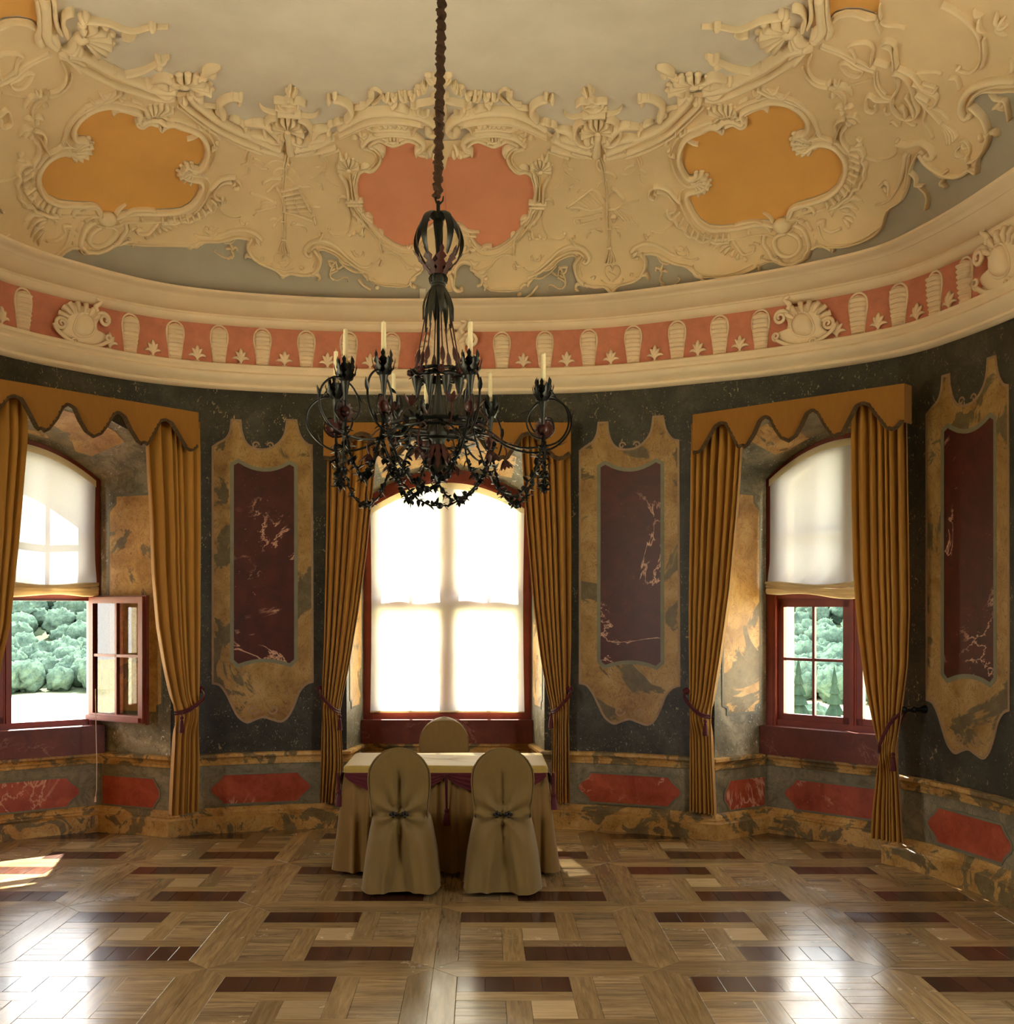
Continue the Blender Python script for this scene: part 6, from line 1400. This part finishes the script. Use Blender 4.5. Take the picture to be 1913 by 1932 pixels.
for k, (deg, R_, yy) in enumerate(ARMS):
    a = math.radians(deg); cy_ = CY-R_*math.cos(a); zc_ = H+(Y0-yy)/F*cy_       # height of the cup rim
    zb = zc_-.185; r0 = R_-.005; P = []
    P += [(.20, zh-.02), (.27, zb-.045), (.38, zb-.105), (.50, zb-.125), (R_+.07, zb-.09), (R_+.145, zb+.0), (R_+.135, zb+.10), (R_+.055, zb+.155), (R_-.035, zb+.125), (R_-.085, zb+.04), (R_-.055, zb-.035), (R_+.015, zb-.05), (R_+.06, zb-.01), (R_+.045, zb+.04), (R_+.01, zb+.045)]
    mb = MB(); pts = [rot(a, r, z) for r, z in catmull(P, 5)]; mb.tube(pts, [.0062-.0022*i/len(pts) for i in range(len(pts))], 7)
    for t in (8, 14, 20, 27, 34, 42): leafm(mb, pts[t], (pts[t+1]-pts[t-1])+Vector((0, 0, rg.choice((-.02, .02)))), .06, .013, .3, n=4)
    arm = mb.build('arm', IR, ch)
    p = rot(a, R_, 0); tr = MB(); tr.lathe([(.006, zb+.0), (.009, zb+.05), (.014, zb+.10), (.024, zb+.155), (.034, zb+.185)], (p.x, p.y, 0), 12); tr.tube([(p.x, p.y, zb+.17), (p.x, p.y, zb+.225)], .015, 10)
    cup = tr.build('candle_cup', IG, arm); lf = MB()
    for j in range(12):
        b_ = 2*PI*j/12+k; leafm(lf, (p.x+math.cos(b_)*.020, p.y+math.sin(b_)*.020, zb+.14+.03*(j % 2)), (math.cos(b_), math.sin(b_), 1.1+.5*(j % 2)), .085, .017, -.35, (math.cos(b_), math.sin(b_), 0), True, 6)
    lf.build('cup_leaves', IR, cup)
    sf = MB(); c = rot(a, R_+.005, zb-.005); sx = Vector((math.cos(a), math.sin(a), 0)) if False else Vector((math.sin(a), -math.cos(a), 0)); up = Vector((0, 0, 1)); n_ = sx.cross(up)
    fn = Vector((0, -1, 0)) if abs(n_.y) < .2 else n_*math.copysign(1, -n_.y); s1 = up.cross(fn).normalized()
    for j in range(14):
        b_ = 2*PI*j/14; d = s1*math.cos(b_)+up*math.sin(b_); leafm(sf, c+d*.022, d, .032, .012, .15, fn, n=3)
    sf.ball(c, .028, 12, 8, 0, (1, 1, 1)); sf.build('sunflower', IRD, arm); flowers.append((deg, c))
    cd = MB(); zb2 = zb+.2255; hgt = .165; cd.tube([(p.x, p.y, zb2), (p.x, p.y, zb2+hgt*.98), (p.x, p.y, zb2+hgt)], [.0125, .011, .006], 10)
    o = thing('candle', CANDLE_LAB[k], 'candle', (p.x, p.y, zb2), 'candles on the chandelier'); cd.build('wax', MT['wax'], o); w = MB(); w.tube([(p.x, p.y, zb2+hgt), (p.x, p.y, zb2+hgt+.012)], .0015, 5); w.build('wick', MT['wax'], o)
flowers.sort(key=lambda f: f[0])
for i in range(len(flowers)):
    p, q = flowers[i][1], flowers[(i+1) % len(flowers)][1]
    gap = (p-q).length; front = abs(flowers[i][0]) < 120
    garland(p-Vector((0, 0, .02)), q-Vector((0, 0, .02)), .30+.06*(gap > .4), 20+i, 1.0 if gap < .5 else .7)
for i, (a1, a2, r_) in enumerate(((-70, -25, .30), (25, 75, .30), (-20, 25, .28))):
    garland(rot(math.radians(a1), r_, zh-.08), rot(math.radians(a2), r_, zh-.08), .20, 50+i, .6)
garland(rot(math.radians(-60), .30, cz(850)), rot(math.radians(65), .32, cz(850)), .30, 60, .45)
for k in range(12):     # tulips standing round and hanging under the hub
    a = 2*PI*k/12+.3; upw = k % 2 == 0; b_ = rot(a, .22, zh-.02)
    if upw: P = [b_, rot(a, .26, zh+.03), rot(a, .20+.05*(k % 4 == 0), zh+.09)]; d = Vector((.1, 0, 1))
    else: P = [b_, rot(a, .31, zh-.02), rot(a, .37, zh-.10), rot(a, .36, zh-.15)]; d = Vector((math.sin(a)*.3, -math.cos(a)*.3, -1))
    m = MB(); m.tube(catmull(P, 4), .004, 6); e = Vector(P[-1])
    for j in range(6):
        an = 2*PI*j/6; s_ = d.orthogonal().normalized(); t2 = d.normalized().cross(s_); rd = s_*math.cos(an)+t2*math.sin(an); leafm(m, e+rd*.006, d.normalized()+rd*.45, .062, .015, .25, rd, n=5)
    m.build('tulip', IRD, ch)
